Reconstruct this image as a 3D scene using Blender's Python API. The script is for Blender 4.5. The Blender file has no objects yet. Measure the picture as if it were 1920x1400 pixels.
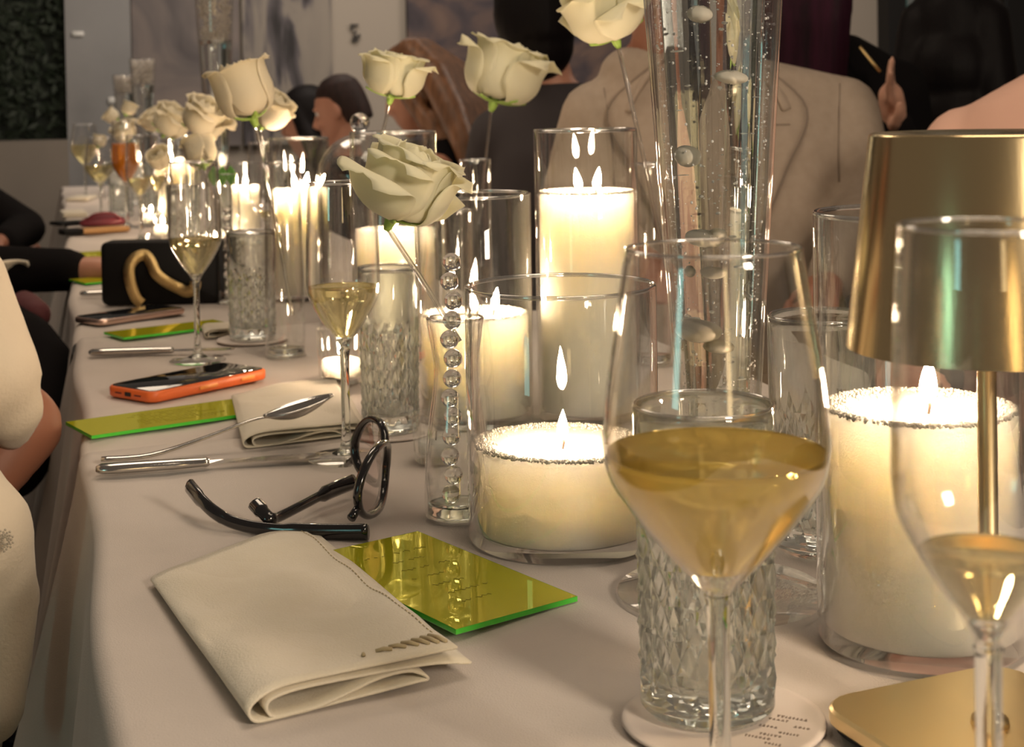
import bpy, bmesh, math, random
from mathutils import Vector, Matrix, noise

random.seed(7)
S = bpy.context.scene
COL = S.collection
PI = math.pi

# ------------------------------------------------------------------ camera
T = 0.75                      # height of the table top
FPX = 2800.0                  # focal length in pixels of the 1920 x 1400 frame
CAMH = 0.31                   # camera above the table
YAW, PIT, ROLL = math.radians(17.0), math.radians(1.4), math.radians(1.0)
Y0 = 184 + FPX*math.tan(PIT)  # frame row of the optical axis (the frame is the lower part of a taller shot)
CAM = Vector((-0.016, 0.0, T + CAMH))
sy, cy, sp, cp = math.sin(YAW), math.cos(YAW), math.sin(PIT), math.cos(PIT)
FWD = Vector((sy*cp, cy*cp, -sp))
_r, _u = Vector((cy, -sy, 0)), Vector((sy*sp, cy*sp, cp))
RGT = math.cos(ROLL)*_r - math.sin(ROLL)*_u
UPV = math.cos(ROLL)*_u + math.sin(ROLL)*_r
cd = bpy.data.cameras.new('camera')
cam = bpy.data.objects.new('camera', cd); COL.objects.link(cam)
cam.location = CAM
cam.rotation_euler = Matrix((RGT, UPV, -FWD)).transposed().to_euler()
cd.sensor_width = 36; cd.shift_y = -(700-Y0)/1920; cd.lens = FPX/1920*36; cd.clip_start = 0.02; cd.clip_end = 60
cd.dof.use_dof = True; cd.dof.focus_distance = 0.98; cd.dof.aperture_fstop = 16
S.camera = cam

# ------------------------------------------------------------------ world, light, exposure
w = bpy.data.worlds.new('dim_room'); S.world = w; w.use_nodes = True
w.node_tree.nodes['Background'].inputs[0].default_value = (0.34, 0.27, 0.21, 1)
w.node_tree.nodes['Background'].inputs[1].default_value = 0.15

def area(name, loc, target, size, power, col, sx=None):
    l = bpy.data.lights.new(name, 'AREA'); l.energy = power; l.color = col
    l.shape = 'RECTANGLE'; l.size = size; l.size_y = sx or size
    o = bpy.data.objects.new(name, l); COL.objects.link(o); o.location = loc
    o.rotation_euler = (Vector(target)-Vector(loc)).to_track_quat('-Z', 'Y').to_euler()
    return o
# ceiling downlights of the room, warm and dim, plus an added front fill
area('ceiling_light', (0.75, 0.9, 2.75), (0.35, 1.2, T), 0.9, 6.0, (1.0, 0.80, 0.60))
area('front_fill_light', (0.95, -1.35, 1.75), (0.45, 1.3, 0.95), 0.4, 18, (1.0, 0.83, 0.64))  # unseen warm fill, added to brighten surfaces facing the camera
area('ceiling_light', (0.1, 3.2, 2.75), (0.6, 3.2, T), 1.0, 8, (1.0, 0.80, 0.60))
area('ceiling_light', (1.2, 5.6, 2.75), (1.2, 6.9, 1.0), 1.4, 15, (1.0, 0.86, 0.72))
area('ceiling_light', (3.4, 4.2, 2.75), (3.0, 6.5, 1.0), 1.4, 20, (1.0, 0.84, 0.70))
FLAME = 250.0                # radiance of a candle flame

S.view_settings.view_transform = 'Standard'; S.view_settings.look = 'None'
S.view_settings.exposure = 1.15; S.view_settings.gamma = 1.0
S.view_settings.use_curve_mapping = False
cy_ = S.cycles
cy_.use_adaptive_sampling = True; cy_.adaptive_threshold = 0.045
cy_.max_bounces = 12; cy_.diffuse_bounces = 2; cy_.glossy_bounces = 5
cy_.transmission_bounces = 11; cy_.transparent_max_bounces = 40; cy_.volume_bounces = 0
cy_.sample_clamp_indirect = 4.0; cy_.sample_clamp_direct = 0.0
cy_.blur_glossy = 0.6; cy_.caustics_refractive = True; cy_.caustics_reflective = False
cy_.use_denoising = True

# ------------------------------------------------------------------ placing
def ray(u, v): return FWD + (u-960)/FPX*RGT - (v-Y0)/FPX*UPV
def P(u, v, h=0.0):
    """point of the horizontal plane h above the table top"""
    r = ray(u, v); return CAM + (T+h-CAM.z)/r.z*r
def row(d):
    """frame row of the table plane at slant distance d (sight line 10.4 degrees down)"""
    return 700 + FPX*(CAMH/d - 0.1812)/0.9834
def dep(u, d): return (P(u, row(d))-CAM).dot(FWD)
def at(u, d, h=0.0):
    """point of the table plane at slant distance d"""
    p = P(u, row(d)); p.z += h; return p
def W(u, v, d):
    """point over the table at the distance of at(u, d), seen at frame position u, v"""
    return CAM + dep(u, d)*ray(u, v)

# ------------------------------------------------------------------ materials
MAT = {}
def nt(name):
    m = bpy.data.materials.new(name); m.use_nodes = True; MAT[name] = m
    t = m.node_tree; t.nodes.clear()
    out = t.nodes.new('ShaderNodeOutputMaterial')
    return m, t, out
def N(t, kind, **kw):
    n = t.nodes.new(kind)
    for k, v in kw.items():
        if k in n.inputs.keys(): n.inputs[k].default_value = v
        else: setattr(n, k, v)
    return n
def rgb(c): return (c[0], c[1], c[2], 1.0)
def pbr(name, col, rough=0.5, metal=0.0, spec=0.5, bump=0.0, bscale=200, var=None, vscale=8, sss=0, sssr=(0.02, 0.012, 0.006), sheen=0, stretch=None, coat=0, detail=4, trans=0):
    m, t, out = nt(name)
    b = N(t, 'ShaderNodeBsdfPrincipled'); t.links.new(b.outputs[0], out.inputs[0])
    b.inputs['Base Color'].default_value = rgb(col); b.inputs['Roughness'].default_value = rough
    b.inputs['Metallic'].default_value = metal; b.inputs['Specular IOR Level'].default_value = spec
    b.inputs['Sheen Weight'].default_value = sheen; b.inputs['Coat Weight'].default_value = coat
    b.inputs['Transmission Weight'].default_value = trans
    if sss:
        b.inputs['Subsurface Weight'].default_value = sss
        b.inputs['Subsurface Radius'].default_value = (1, 1, 1); b.inputs['Subsurface Scale'].default_value = sssr[0]
    if var or bump:
        tc = N(t, 'ShaderNodeTexCoord'); vec = tc.outputs['Object']
        if stretch:
            mp = N(t, 'ShaderNodeMapping'); mp.inputs['Scale'].default_value = stretch
            t.links.new(vec, mp.inputs[0]); vec = mp.outputs[0]
    if var:
        n = N(t, 'ShaderNodeTexNoise', Scale=vscale, Detail=detail); t.links.new(vec, n.inputs['Vector'])
        cr = N(t, 'ShaderNodeValToRGB'); t.links.new(n.outputs[0], cr.inputs[0])
        cr.color_ramp.elements[0].position = 0.3; cr.color_ramp.elements[1].position = 0.7
        cr.color_ramp.elements[0].color = rgb(col); cr.color_ramp.elements[1].color = rgb(var)
        t.links.new(cr.outputs[0], b.inputs['Base Color'])
    if bump:
        n2 = N(t, 'ShaderNodeTexNoise', Scale=bscale, Detail=3); t.links.new(vec, n2.inputs['Vector'])
        bp = N(t, 'ShaderNodeBump', Strength=bump, Distance=0.002); t.links.new(n2.outputs[0], bp.inputs['Height'])
        t.links.new(bp.outputs[0], b.inputs['Normal'])
    return m
def thin_glass(name, tint=(1, 1, 1), base=0.05, gain=0.95, power=4.0, rough=0.0):
    """blown thin-walled glass: straight-through with a Fresnel reflection"""
    m, t, out = nt(name)
    lw = N(t, 'ShaderNodeLayerWeight', Blend=0.5)
    pw = N(t, 'ShaderNodeMath', operation='POWER'); pw.inputs[1].default_value = power
    ml = N(t, 'ShaderNodeMath', operation='MULTIPLY_ADD'); ml.inputs[1].default_value = gain; ml.inputs[2].default_value = base
    ml.use_clamp = True
    tr = N(t, 'ShaderNodeBsdfTransparent'); tr.inputs[0].default_value = rgb(tint)
    gl = N(t, 'ShaderNodeBsdfGlossy'); gl.inputs['Roughness'].default_value = rough; gl.inputs[0].default_value = (1, 1, 1, 1)
    mx = N(t, 'ShaderNodeMixShader')
    t.links.new(lw.outputs['Facing'], pw.inputs[0]); t.links.new(pw.outputs[0], ml.inputs[0])
    t.links.new(ml.outputs[0], mx.inputs[0]); t.links.new(tr.outputs[0], mx.inputs[1]); t.links.new(gl.outputs[0], mx.inputs[2])
    t.links.new(mx.outputs[0], out.inputs[0])
    return m
def solid_glass(name, col=(1, 1, 1), ior=1.46, clear=0.0, rough=0.0):
    """thick refracting glass or liquid; 'clear' lets that share of light straight through"""
    m, t, out = nt(name)
    g = N(t, 'ShaderNodeBsdfGlass', IOR=ior, Roughness=rough); g.inputs[0].default_value = rgb(col)
    if clear:
        tr = N(t, 'ShaderNodeBsdfTransparent'); tr.inputs[0].default_value = rgb(col)
        mx = N(t, 'ShaderNodeMixShader'); mx.inputs[0].default_value = clear
        t.links.new(g.outputs[0], mx.inputs[1]); t.links.new(tr.outputs[0], mx.inputs[2]); t.links.new(mx.outputs[0], out.inputs[0])
    else: t.links.new(g.outputs[0], out.inputs[0])
    return m
def hazy_liquid(name, col, hcol, share):
    m, t, out = nt(name)
    g = N(t, 'ShaderNodeBsdfGlass', IOR=1.33, Roughness=0.0); g.inputs[0].default_value = rgb(col)
    tr = N(t, 'ShaderNodeBsdfTransparent'); tr.inputs[0].default_value = rgb(col)
    tl_ = N(t, 'ShaderNodeBsdfTranslucent'); tl_.inputs[0].default_value = rgb(hcol)
    a = N(t, 'ShaderNodeMixShader'); a.inputs[0].default_value = 0.15
    b = N(t, 'ShaderNodeMixShader'); b.inputs[0].default_value = share
    t.links.new(g.outputs[0], a.inputs[1]); t.links.new(tr.outputs[0], a.inputs[2])
    t.links.new(a.outputs[0], b.inputs[1]); t.links.new(tl_.outputs[0], b.inputs[2]); t.links.new(b.outputs[0], out.inputs[0])
    return m
def emit(name, col, strength):
    m, t, out = nt(name)
    e = N(t, 'ShaderNodeEmission', Strength=strength); e.inputs[0].default_value = rgb(col)
    t.links.new(e.outputs[0], out.inputs[0]); return m
def petal_mat(name, col, tcol, share=0.4):
    m, t, out = nt(name)
    tc = N(t, 'ShaderNodeTexCoord'); n = N(t, 'ShaderNodeTexNoise', Scale=90, Detail=4)
    mp = N(t, 'ShaderNodeMapping'); mp.inputs['Scale'].default_value = (1, 1, 0.25)
    t.links.new(tc.outputs['Object'], mp.inputs[0]); t.links.new(mp.outputs[0], n.inputs['Vector'])
    bp = N(t, 'ShaderNodeBump', Strength=0.15, Distance=0.001); t.links.new(n.outputs[0], bp.inputs['Height'])
    d = N(t, 'ShaderNodeBsdfPrincipled', Roughness=0.55); d.inputs['Base Color'].default_value = rgb(col)
    d.inputs['Specular IOR Level'].default_value = 0.25; d.inputs['Sheen Weight'].default_value = 0.2
    tr = N(t, 'ShaderNodeBsdfTranslucent'); tr.inputs[0].default_value = rgb(tcol)
    mx = N(t, 'ShaderNodeMixShader'); mx.inputs[0].default_value = share
    t.links.new(bp.outputs[0], d.inputs['Normal'])
    t.links.new(d.outputs[0], mx.inputs[1]); t.links.new(tr.outputs[0], mx.inputs[2]); t.links.new(mx.outputs[0], out.inputs[0])
    return m
def painting_mat(name, stops, scale, stretch=(1, 1, 1), seed=0.0, distort=1.5):
    m, t, out = nt(name)
    tc = N(t, 'ShaderNodeTexCoord'); mp = N(t, 'ShaderNodeMapping'); mp.inputs['Scale'].default_value = stretch
    mp.inputs['Location'].default_value = (seed, seed*0.7, seed*1.3)
    n = N(t, 'ShaderNodeTexNoise', Scale=scale, Detail=5, Distortion=distort)
    cr = N(t, 'ShaderNodeValToRGB')
    while len(cr.color_ramp.elements) < len(stops): cr.color_ramp.elements.new(0.5)
    for e, (p, c) in zip(cr.color_ramp.elements, stops): e.position = p; e.color = rgb(c)
    b = N(t, 'ShaderNodeBsdfPrincipled', Roughness=0.7)
    t.links.new(tc.outputs['Object'], mp.inputs[0]); t.links.new(mp.outputs[0], n.inputs['Vector'])
    t.links.new(n.outputs[0], cr.inputs[0]); t.links.new(cr.outputs[0], b.inputs['Base Color']); t.links.new(b.outputs[0], out.inputs[0])
    return m

pbr('linen', (0.60, 0.53, 0.475), 0.85, var=(0.64, 0.565, 0.51), vscale=14, bump=0.25, bscale=900, sheen=0.15)
pbr('napkin', (0.76, 0.68, 0.53), 0.8, var=(0.80, 0.72, 0.58), vscale=40, bump=0.35, bscale=700, sheen=0.3)
pbr('stitch', (0.55, 0.45, 0.28), 0.8)
thin_glass('glass', (0.985, 0.99, 0.985), 0.05, 0.95, 3.0)
thin_glass('fine_glass', (0.985, 0.985, 0.985), 0.05, 0.95, 3.0)
thin_glass('thick_rim', (0.97, 0.97, 0.96), 0.04, 0.95, 2.2)
thin_glass('rim_glass', (0.95, 0.95, 0.94), 0.30, 0.70, 1.2)
solid_glass('solid_glass', (0.99, 1, 0.99), 1.46, 0.0)
solid_glass('cut_glass', (0.985, 1.0, 0.99), 1.52, 0.10)
solid_glass('water', (0.98, 1.0, 0.99), 1.33, 0.06)
hazy_liquid('white_wine', (0.96, 0.86, 0.50), (0.98, 0.78, 0.30), 0.30)
hazy_liquid('champagne', (0.96, 0.92, 0.72), (0.95, 0.86, 0.52), 0.15)
solid_glass('orange_drink', (1.0, 0.36, 0.03), 1.33, 0.3)
pbr('orange_juice', (0.95, 0.33, 0.02), 0.2, trans=0.35)
solid_glass('bead_glass', (1, 1, 1), 1.50, 0.0)
m = pbr('wax', (0.94, 0.85, 0.71), 0.55, sss=1.0, sssr=(0.055,), bump=0.18, bscale=900, spec=0.12)
pbr('wax_grain', (0.92, 0.85, 0.70), 0.5, sss=0.6, sssr=(0.01,))
pbr('wick', (0.05, 0.03, 0.02), 0.9)
emit('flame', (1.0, 0.72, 0.47), FLAME)
petal_mat('petal', (0.95, 0.92, 0.74), (0.97, 0.93, 0.66), 0.45)
petal_mat('petal_warm', (0.94, 0.87, 0.70), (0.96, 0.88, 0.64), 0.42)
pbr('sepal', (0.33, 0.50, 0.10), 0.5, sss=0.2, sssr=(0.004,))
pbr('leaf', (0.12, 0.35, 0.04), 0.5)
solid_glass('clear_stem', (0.93, 0.93, 0.92), 1.40, 0.45)
petal_mat('pearl', (0.98, 0.92, 0.78), (0.98, 0.92, 0.78), 0.25)
pbr('bubble', (0.97, 0.96, 0.94), 0.10, spec=1.0, coat=1.0)
hazy_liquid('gel', (0.98, 0.97, 0.96), (1.0, 0.97, 0.92), 0.62)
pbr('brass', (0.84, 0.66, 0.37), 0.20, metal=1.0, bump=0.02, bscale=400, stretch=(1, 1, 0.03))
pbr('brass_satin', (0.80, 0.64, 0.36), 0.33, metal=1.0)
pbr('gold', (0.78, 0.56, 0.25), 0.28, metal=1.0, bump=0.5, bscale=500, stretch=(1, 0.15, 1))
pbr('steel', (0.62, 0.60, 0.57), 0.16, metal=1.0)
pbr('black_rubber', (0.012, 0.011, 0.011), 0.6)
pbr('neon_edge', (0.10, 0.78, 0.06), 0.25, sss=0.5, sssr=(0.01,))
m, t, out = nt('neon_face')
d = N(t, 'ShaderNodeBsdfDiffuse'); d.inputs[0].default_value = (0.66, 0.66, 0.03, 1)
g = N(t, 'ShaderNodeBsdfGlossy', Roughness=0.015); g.inputs[0].default_value = (0.95, 0.88, 0.26, 1)
mx = N(t, 'ShaderNodeMixShader'); mx.inputs[0].default_value = 0.62
t.links.new(d.outputs[0], mx.inputs[1]); t.links.new(g.outputs[0], mx.inputs[2]); t.links.new(mx.outputs[0], out.inputs[0])
pbr('engraving', (0.30, 0.27, 0.02), 0.6)
pbr('ink', (0.22, 0.16, 0.13), 0.7)
pbr('paper', (0.66, 0.58, 0.53), 0.7)
pbr('orange_case', (0.80, 0.16, 0.035), 0.45)
pbr('orange_button', (0.92, 0.33, 0.07), 0.35)
pbr('screen', (0.010, 0.012, 0.016), 0.04, spec=0.7, coat=0.5)
pbr('rose_gold', (0.78, 0.56, 0.47), 0.28, metal=1.0)
pbr('black_leather', (0.007, 0.006, 0.006), 0.6, spec=0.2, bump=0.15, bscale=600)
pbr('black_acetate', (0.010, 0.009, 0.010), 0.15, coat=0.6)
thin_glass('lens', (0.80, 0.70, 0.70), 0.22, 0.6, 3.0)
pbr('tortoise', (0.16, 0.05, 0.015), 0.2, coat=0.4)
# people
pbr('skin', (0.50, 0.24, 0.16), 0.5, sss=0.25, sssr=(0.01,))
pbr('skin_pale', (0.62, 0.34, 0.24), 0.5, sss=0.25, sssr=(0.01,))
pbr('skin_tan', (0.32, 0.13, 0.075), 0.5, sss=0.2, sssr=(0.01,))
pbr('suit_beige', (0.33, 0.26, 0.20), 0.85, var=(0.37, 0.295, 0.23), vscale=60, bump=0.3, bscale=800)
pbr('seam', (0.20, 0.155, 0.12), 0.9)
pbr('blush_cloth', (0.66, 0.40, 0.31), 0.85, bump=0.2, bscale=700)
pbr('cream_cloth', (0.74, 0.63, 0.48), 0.85, bump=0.25, bscale=300, sheen=0.2)
pbr('lace', (0.52, 0.44, 0.34), 0.8)
pbr('black_cloth', (0.007, 0.006, 0.0065), 0.95, spec=0.1)
pbr('charcoal_cloth', (0.040, 0.033, 0.036), 0.9)
pbr('wine_print', (0.10, 0.022, 0.025), 0.8)
pbr('hair_brown', (0.10, 0.045, 0.022), 0.42, var=(0.25, 0.115, 0.055), vscale=60, stretch=(1, 1, 0.06), bump=0.6, bscale=160, detail=2)
pbr('hair_dark', (0.018, 0.011, 0.010), 0.6, spec=0.2, var=(0.035, 0.018, 0.016), vscale=60, stretch=(1, 1, 0.06), bump=0.5, bscale=160, detail=2)
pbr('hair_black', (0.006, 0.0045, 0.005), 0.55, spec=0.12, bump=0.4, bscale=160, stretch=(1, 1, 0.06))
pbr('hair_plum', (0.010, 0.005, 0.008), 0.55, spec=0.15, var=(0.045, 0.008, 0.024), vscale=40, stretch=(1, 1, 0.10), bump=0.4, bscale=160)
pbr('hair_blond', (0.42, 0.26, 0.12), 0.5, var=(0.30, 0.17, 0.075), vscale=60, stretch=(1, 1, 0.06), bump=0.4, bscale=160)
pbr('eye_white', (0.8, 0.76, 0.72), 0.2)
pbr('lip', (0.42, 0.13, 0.10), 0.4)
# room
pbr('plaster', (0.36, 0.32, 0.275), 0.85, bump=0.15, bscale=60)
pbr('grey_panel', (0.20, 0.20, 0.205), 0.45, var=(0.24, 0.24, 0.245), vscale=3)
pbr('ledge', (0.22, 0.19, 0.16), 0.8)
pbr('floor_dark', (0.03, 0.025, 0.022), 0.5)
pbr('frame_black', (0.008, 0.008, 0.009), 0.5)
pbr('teal_trim', (0.10, 0.20, 0.20), 0.3)
pbr('glazing', (0.20, 0.225, 0.23), 0.25, var=(0.28, 0.305, 0.31), vscale=2, stretch=(3, 1, 0.2))
pbr('hedge_backing', (0.006, 0.010, 0.006), 0.9)
pbr('hedge_leaf', (0.010, 0.020, 0.008), 0.7, var=(0.005, 0.012, 0.004), vscale=30)
pbr('glint_white', (0.6, 0.6, 0.58), 0.4)
pbr('red_leather', (0.17, 0.02, 0.03), 0.5)
pbr('tan_leather', (0.62, 0.33, 0.12), 0.45)
pbr('dark_wood', (0.035, 0.018, 0.014), 0.4)
# ------------------------------------------------------------------ mesh helpers
def link(name, me, mat=None, parent=None, loc=None):
    o = bpy.data.objects.new(name, me); COL.objects.link(o)
    if mat and len(me.materials) == 0: me.materials.append(MAT[mat])
    if parent: o.parent = parent
    if loc is not None: o.location = loc
    return o
def mesh(verts, faces, smooth=True, name='m'):
    me = bpy.data.meshes.new(name); me.from_pydata([tuple(v) for v in verts], [], faces)
    if smooth: me.polygons.foreach_set('use_smooth', [True]*len(me.polygons))
    me.update(); return me
def thing(name, label, cat, loc=(0, 0, 0), rz=0.0, group=None):
    o = bpy.data.objects.new(name, None); COL.objects.link(o); o.empty_display_size = 0.02
    o.location = loc; o.rotation_euler = (0, 0, rz); tag(o, label, cat, group); return o
def tag(o, label=None, cat=None, group=None, kind=None):
    if label: o['label'] = label
    if cat: o['category'] = cat
    if group: o['group'] = group
    if kind: o['kind'] = kind
    return o
def copy_tree(o, parent=None):
    c = o.copy(); COL.objects.link(c); c.parent = parent
    for ch in list(o.children): copy_tree(ch, c)
    return c
class G:
    """collects shapes into one mesh"""
    def __init__(s): s.v = []; s.f = []
    def add(s, vs, fs):
        k = len(s.v); s.v += [Vector(v) for v in vs]; s.f += [tuple(i+k for i in f) for f in fs]; return s
    def box(s, c, d, rot=None):
        x, y, z = d[0]/2, d[1]/2, d[2]/2; c = Vector(c)
        vs = [Vector(p) for p in ((-x,-y,-z),(x,-y,-z),(x,y,-z),(-x,y,-z),(-x,-y,z),(x,-y,z),(x,y,z),(-x,y,z))]
        if rot: vs = [rot @ p for p in vs]
        return s.add([c+p for p in vs], [(0,3,2,1),(4,5,6,7),(0,1,5,4),(1,2,6,5),(2,3,7,6),(3,0,4,7)])
    def lathe(s, prof, n=48, c=(0, 0, 0), closed=False):
        vs, fs = [], []; c = Vector(c); m = len(prof)
        for i in range(n):
            a = 2*PI*i/n
            for r, z in prof: vs.append(c+Vector((r*math.cos(a), r*math.sin(a), z)))
        for i in range(n):
            j = (i+1) % n
            for k in range(m if closed else m-1):
                l = (k+1) % m
                fs.append((i*m+k, j*m+k, j*m+l, i*m+l))
        return s.add(vs, fs)
    def tube(s, pts, rad, n=8, flat=None, cap=True):
        pts = [Vector(p) for p in pts]; m = len(pts)
        rad = rad if hasattr(rad, '__len__') else [rad]*m
        vs, fs = [], []; up = Vector((0, 0, 1)); last = None
        for i, p in enumerate(pts):
            t = (pts[min(i+1, m-1)]-pts[max(i-1, 0)]).normalized()
            if last is None:
                u = t.cross(up if abs(t.z) < 0.9 else Vector((1, 0, 0))).normalized()
            else: u = (last-t*last.dot(t)).normalized()
            last = u; b = t.cross(u)
            fl = flat or (1, 1)
            for k in range(n):
                a = 2*PI*k/n; vs.append(p+rad[i]*(fl[0]*math.cos(a)*u+fl[1]*math.sin(a)*b))
        for i in range(m-1):
            for k in range(n):
                l = (k+1) % n; fs.append((i*n+k, i*n+l, (i+1)*n+l, (i+1)*n+k))
        if cap:
            fs.append(tuple(range(n-1, -1, -1))); fs.append(tuple((m-1)*n+k for k in range(n)))
        return s.add(vs, fs)
    def ball(s, c, r, n=10, m=7, sc=(1, 1, 1), rot=None):
        c = Vector(c); vs, fs = [Vector((0, 0, -1))], []
        for j in range(1, m):
            th = PI*j/m-PI/2
            for i in range(n): vs.append(Vector((math.cos(th)*math.cos(2*PI*i/n), math.cos(th)*math.sin(2*PI*i/n), math.sin(th))))
        vs.append(Vector((0, 0, 1)))
        for i in range(n):
            l = (i+1) % n; fs.append((0, 1+l, 1+i))
            for j in range(m-2): fs.append((1+j*n+i, 1+j*n+l, 1+(j+1)*n+l, 1+(j+1)*n+i))
            fs.append((1+(m-2)*n+i, 1+(m-2)*n+l, len(vs)-1))
        out = []
        for q in vs:
            q = Vector((q.x*sc[0]*r, q.y*sc[1]*r, q.z*sc[2]*r))
            if rot: q = rot @ q
            out.append(c+q)
        return s.add(out, fs)
    def loft(s, rings, n=18, e=2.0):
        """rings: (cx, cy, cz, rx, ry[, ry_back]) horizontal super-ellipses, capped"""
        vs, fs = [], []
        for rg in rings:
            cx, cyy, cz, rx, ry = rg[:5]; rb = rg[5] if len(rg) > 5 else ry
            for k in range(n):
                a = 2*PI*k/n; ca, sa = math.cos(a), math.sin(a)
                px = math.copysign(abs(ca)**(2/e), ca)*rx; q = math.copysign(abs(sa)**(2/e), sa)
                vs.append((cx+px, cyy+q*(rb if q > 0 else ry), cz))
        m = len(rings)
        for i in range(m-1):
            for k in range(n):
                l = (k+1) % n; fs.append((i*n+k, i*n+l, (i+1)*n+l, (i+1)*n+k))
        fs.append(tuple(range(n-1, -1, -1))); fs.append(tuple((m-1)*n+k for k in range(n)))
        return s.add(vs, fs)
    def chain(s, pts, rad, n=12):
        """limb: balls at the joints and tapered tubes between"""
        pts = [Vector(p) for p in pts]
        for i, p in enumerate(pts):
            s.ball(p, rad[i], n, 8)
            if i: s.tube([pts[i-1], p], [rad[i-1], rad[i]], n)
        return s
    def slab(s, w_, d_, h, r, bev=0.001, c=(0, 0, 0), seg=5):
        """rounded rectangle prism with a small bevel, base at z=c.z"""
        rings = [(-bev, 0), (0, bev), (0, h-bev), (-bev, h)] if bev else [(0, 0), (0, h)]
        vs, fs = [], []; c = Vector(c)
        for off, z in rings:
            for qx, qy, a0 in ((1, 1, 0), (-1, 1, PI/2), (-1, -1, PI), (1, -1, 1.5*PI)):
                for k in range(seg+1):
                    a = a0+PI/2*k/seg
                    vs.append(c+Vector((qx*(w_/2-r)+(r+off)*math.cos(a), qy*(d_/2-r)+(r+off)*math.sin(a), z)))
        n = 4*(seg+1); m = len(rings)
        for i in range(m-1):
            for k in range(n): fs.append((i*n+k, i*n+(k+1) % n, (i+1)*n+(k+1) % n, (i+1)*n+k))
        fs.append(tuple(range(n-1, -1, -1))); fs.append(tuple((m-1)*n+k for k in range(n)))
        return s.add(vs, fs)
    def sheet(s, fn, nu, nv):
        vs = [fn(i/nu, j/nv) for i in range(nu+1) for j in range(nv+1)]
        fs = [(i*(nv+1)+j, (i+1)*(nv+1)+j, (i+1)*(nv+1)+j+1, i*(nv+1)+j+1) for i in range(nu) for j in range(nv)]
        return s.add(vs, fs)
    def xf(s, M):
        s.v = [M @ v for v in s.v]; return s
    def build(s, name, mat, parent=None, loc=None, smooth=True, sharp=None):
        me = mesh(s.v, s.f, smooth, name)
        if sharp:
            bm = bmesh.new(); bm.from_mesh(me)
            for e in bm.edges:
                if len(e.link_faces) == 2 and e.calc_face_angle(0) > math.radians(sharp): e.smooth = False
            bm.to_mesh(me); bm.free()
        return link(name, me, mat, parent, loc)
    def fuse(s, name, mat, parent=None, voxel=0.012, smooth=4, loc=None):
        """one continuous skin over all the shapes"""
        me = mesh(s.v, s.f, True, name)
        o = bpy.data.objects.new('tmp', me); COL.objects.link(o)
        r = o.modifiers.new('r', 'REMESH'); r.mode = 'VOXEL'; r.voxel_size = voxel; r.use_smooth_shade = True
        if smooth:
            q = o.modifiers.new('s', 'SMOOTH'); q.iterations = smooth; q.factor = 0.5
        dg = bpy.context.evaluated_depsgraph_get()
        res = bpy.data.meshes.new_from_object(o.evaluated_get(dg))
        bpy.data.objects.remove(o); res.name = name
        res.materials.clear()
        res.polygons.foreach_set('use_smooth', [True]*len(res.polygons))
        return link(name, res, mat, parent, loc)
def bez(pts, n=24):
    """smooth Catmull-Rom through points"""
    pts = [Vector(p) for p in pts]; out = []; m = len(pts)
    seg = max(2, n//(m-1))
    for i in range(m-1):
        p0, p1, p2, p3 = pts[max(i-1, 0)], pts[i], pts[i+1], pts[min(i+2, m-1)]
        for k in range(seg):
            t = k/seg
            out.append(0.5*((2*p1)+(p2-p0)*t+(2*p0-5*p1+4*p2-p3)*t*t+(3*p1-p0-3*p2+p3)*t**3))
    out.append(pts[-1]); return out
def thicken(o, th, offset=0):
    md = o.modifiers.new('thick', 'SOLIDIFY'); md.thickness = th; md.offset = offset; return o
def struct(o): o['kind'] = 'structure'; return o
# ------------------------------------------------------------------ the room
WY = 7.4                                       # wall behind the table's far end
def wx(u):                                      # where frame column u meets that wall
    r = ray(u, 150)
    return CAM.x + (WY-CAM.y)/r.y*r.x
def wz(u, v):
    r = ray(u, v)
    return CAM.z + (WY-CAM.y)/r.y*r.z
struct(G().box((2.0, 2.4, -0.03), (12, 12.4, 0.06)).build('floor', 'floor_dark', smooth=False))
struct(G().box((2.0, WY+0.16, 1.55), (12, 0.12, 3.1)).build('wall_back', 'plaster', smooth=False))
struct(G().box((6.6, 3.0, 1.55), (0.12, 8.2, 3.1)).build('wall_right', 'plaster', smooth=False))

def panel(name, u0, u1, z0, z1, mat, y=0.0, th=0.05):
    x0, x1 = wx(u0), wx(u1)
    return G().box(((x0+x1)/2, WY+0.10-th/2-y, (z0+z1)/2), (x1-x0, th, z1-z0)).build(name, mat, smooth=False)
# living green wall on the left: backing, a grid of leaf tufts
hx0, hx1, hz0 = wx(-260), wx(124), wz(60, 262)
hedge = thing('green_wall', 'dark green living wall panel at the far left behind the table', 'green wall', ((hx0+hx1)/2, WY, hz0))
G().box((0, 0.06, (2.9-hz0)/2), (hx1-hx0, 0.06, 2.9-hz0)).build('backing', 'hedge_backing', hedge, smooth=False)
lf = G(); rr = random.Random(3)
for i in range(2600):
    x = rr.uniform(-(hx1-hx0)/2, (hx1-hx0)/2); z = rr.uniform(0, 1.5); s = rr.uniform(0.018, 0.04)
    M_ = Matrix.Translation((x, rr.uniform(-0.03, 0.03), z)) @ Matrix.Rotation(rr.uniform(0, 6.28), 4, 'Y') @ Matrix.Rotation(rr.uniform(-0.8, 0.8), 4, 'X')
    lf.add([M_ @ Vector(p) for p in ((-s*0.4, 0, 0), (0, 0.004, -s), (s*0.4, 0, 0), (0, -0.006, s))], [(0, 1, 2), (0, 2, 3)])
tag(lf.build('foliage', 'hedge_leaf', hedge, smooth=False), kind='stuff')
struct(G().box(((hx0+hx1)/2, WY-0.12, hz0/2), (hx1-hx0, 0.42, hz0-0.002)).build('trim_1', 'ledge', smooth=False))
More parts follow.
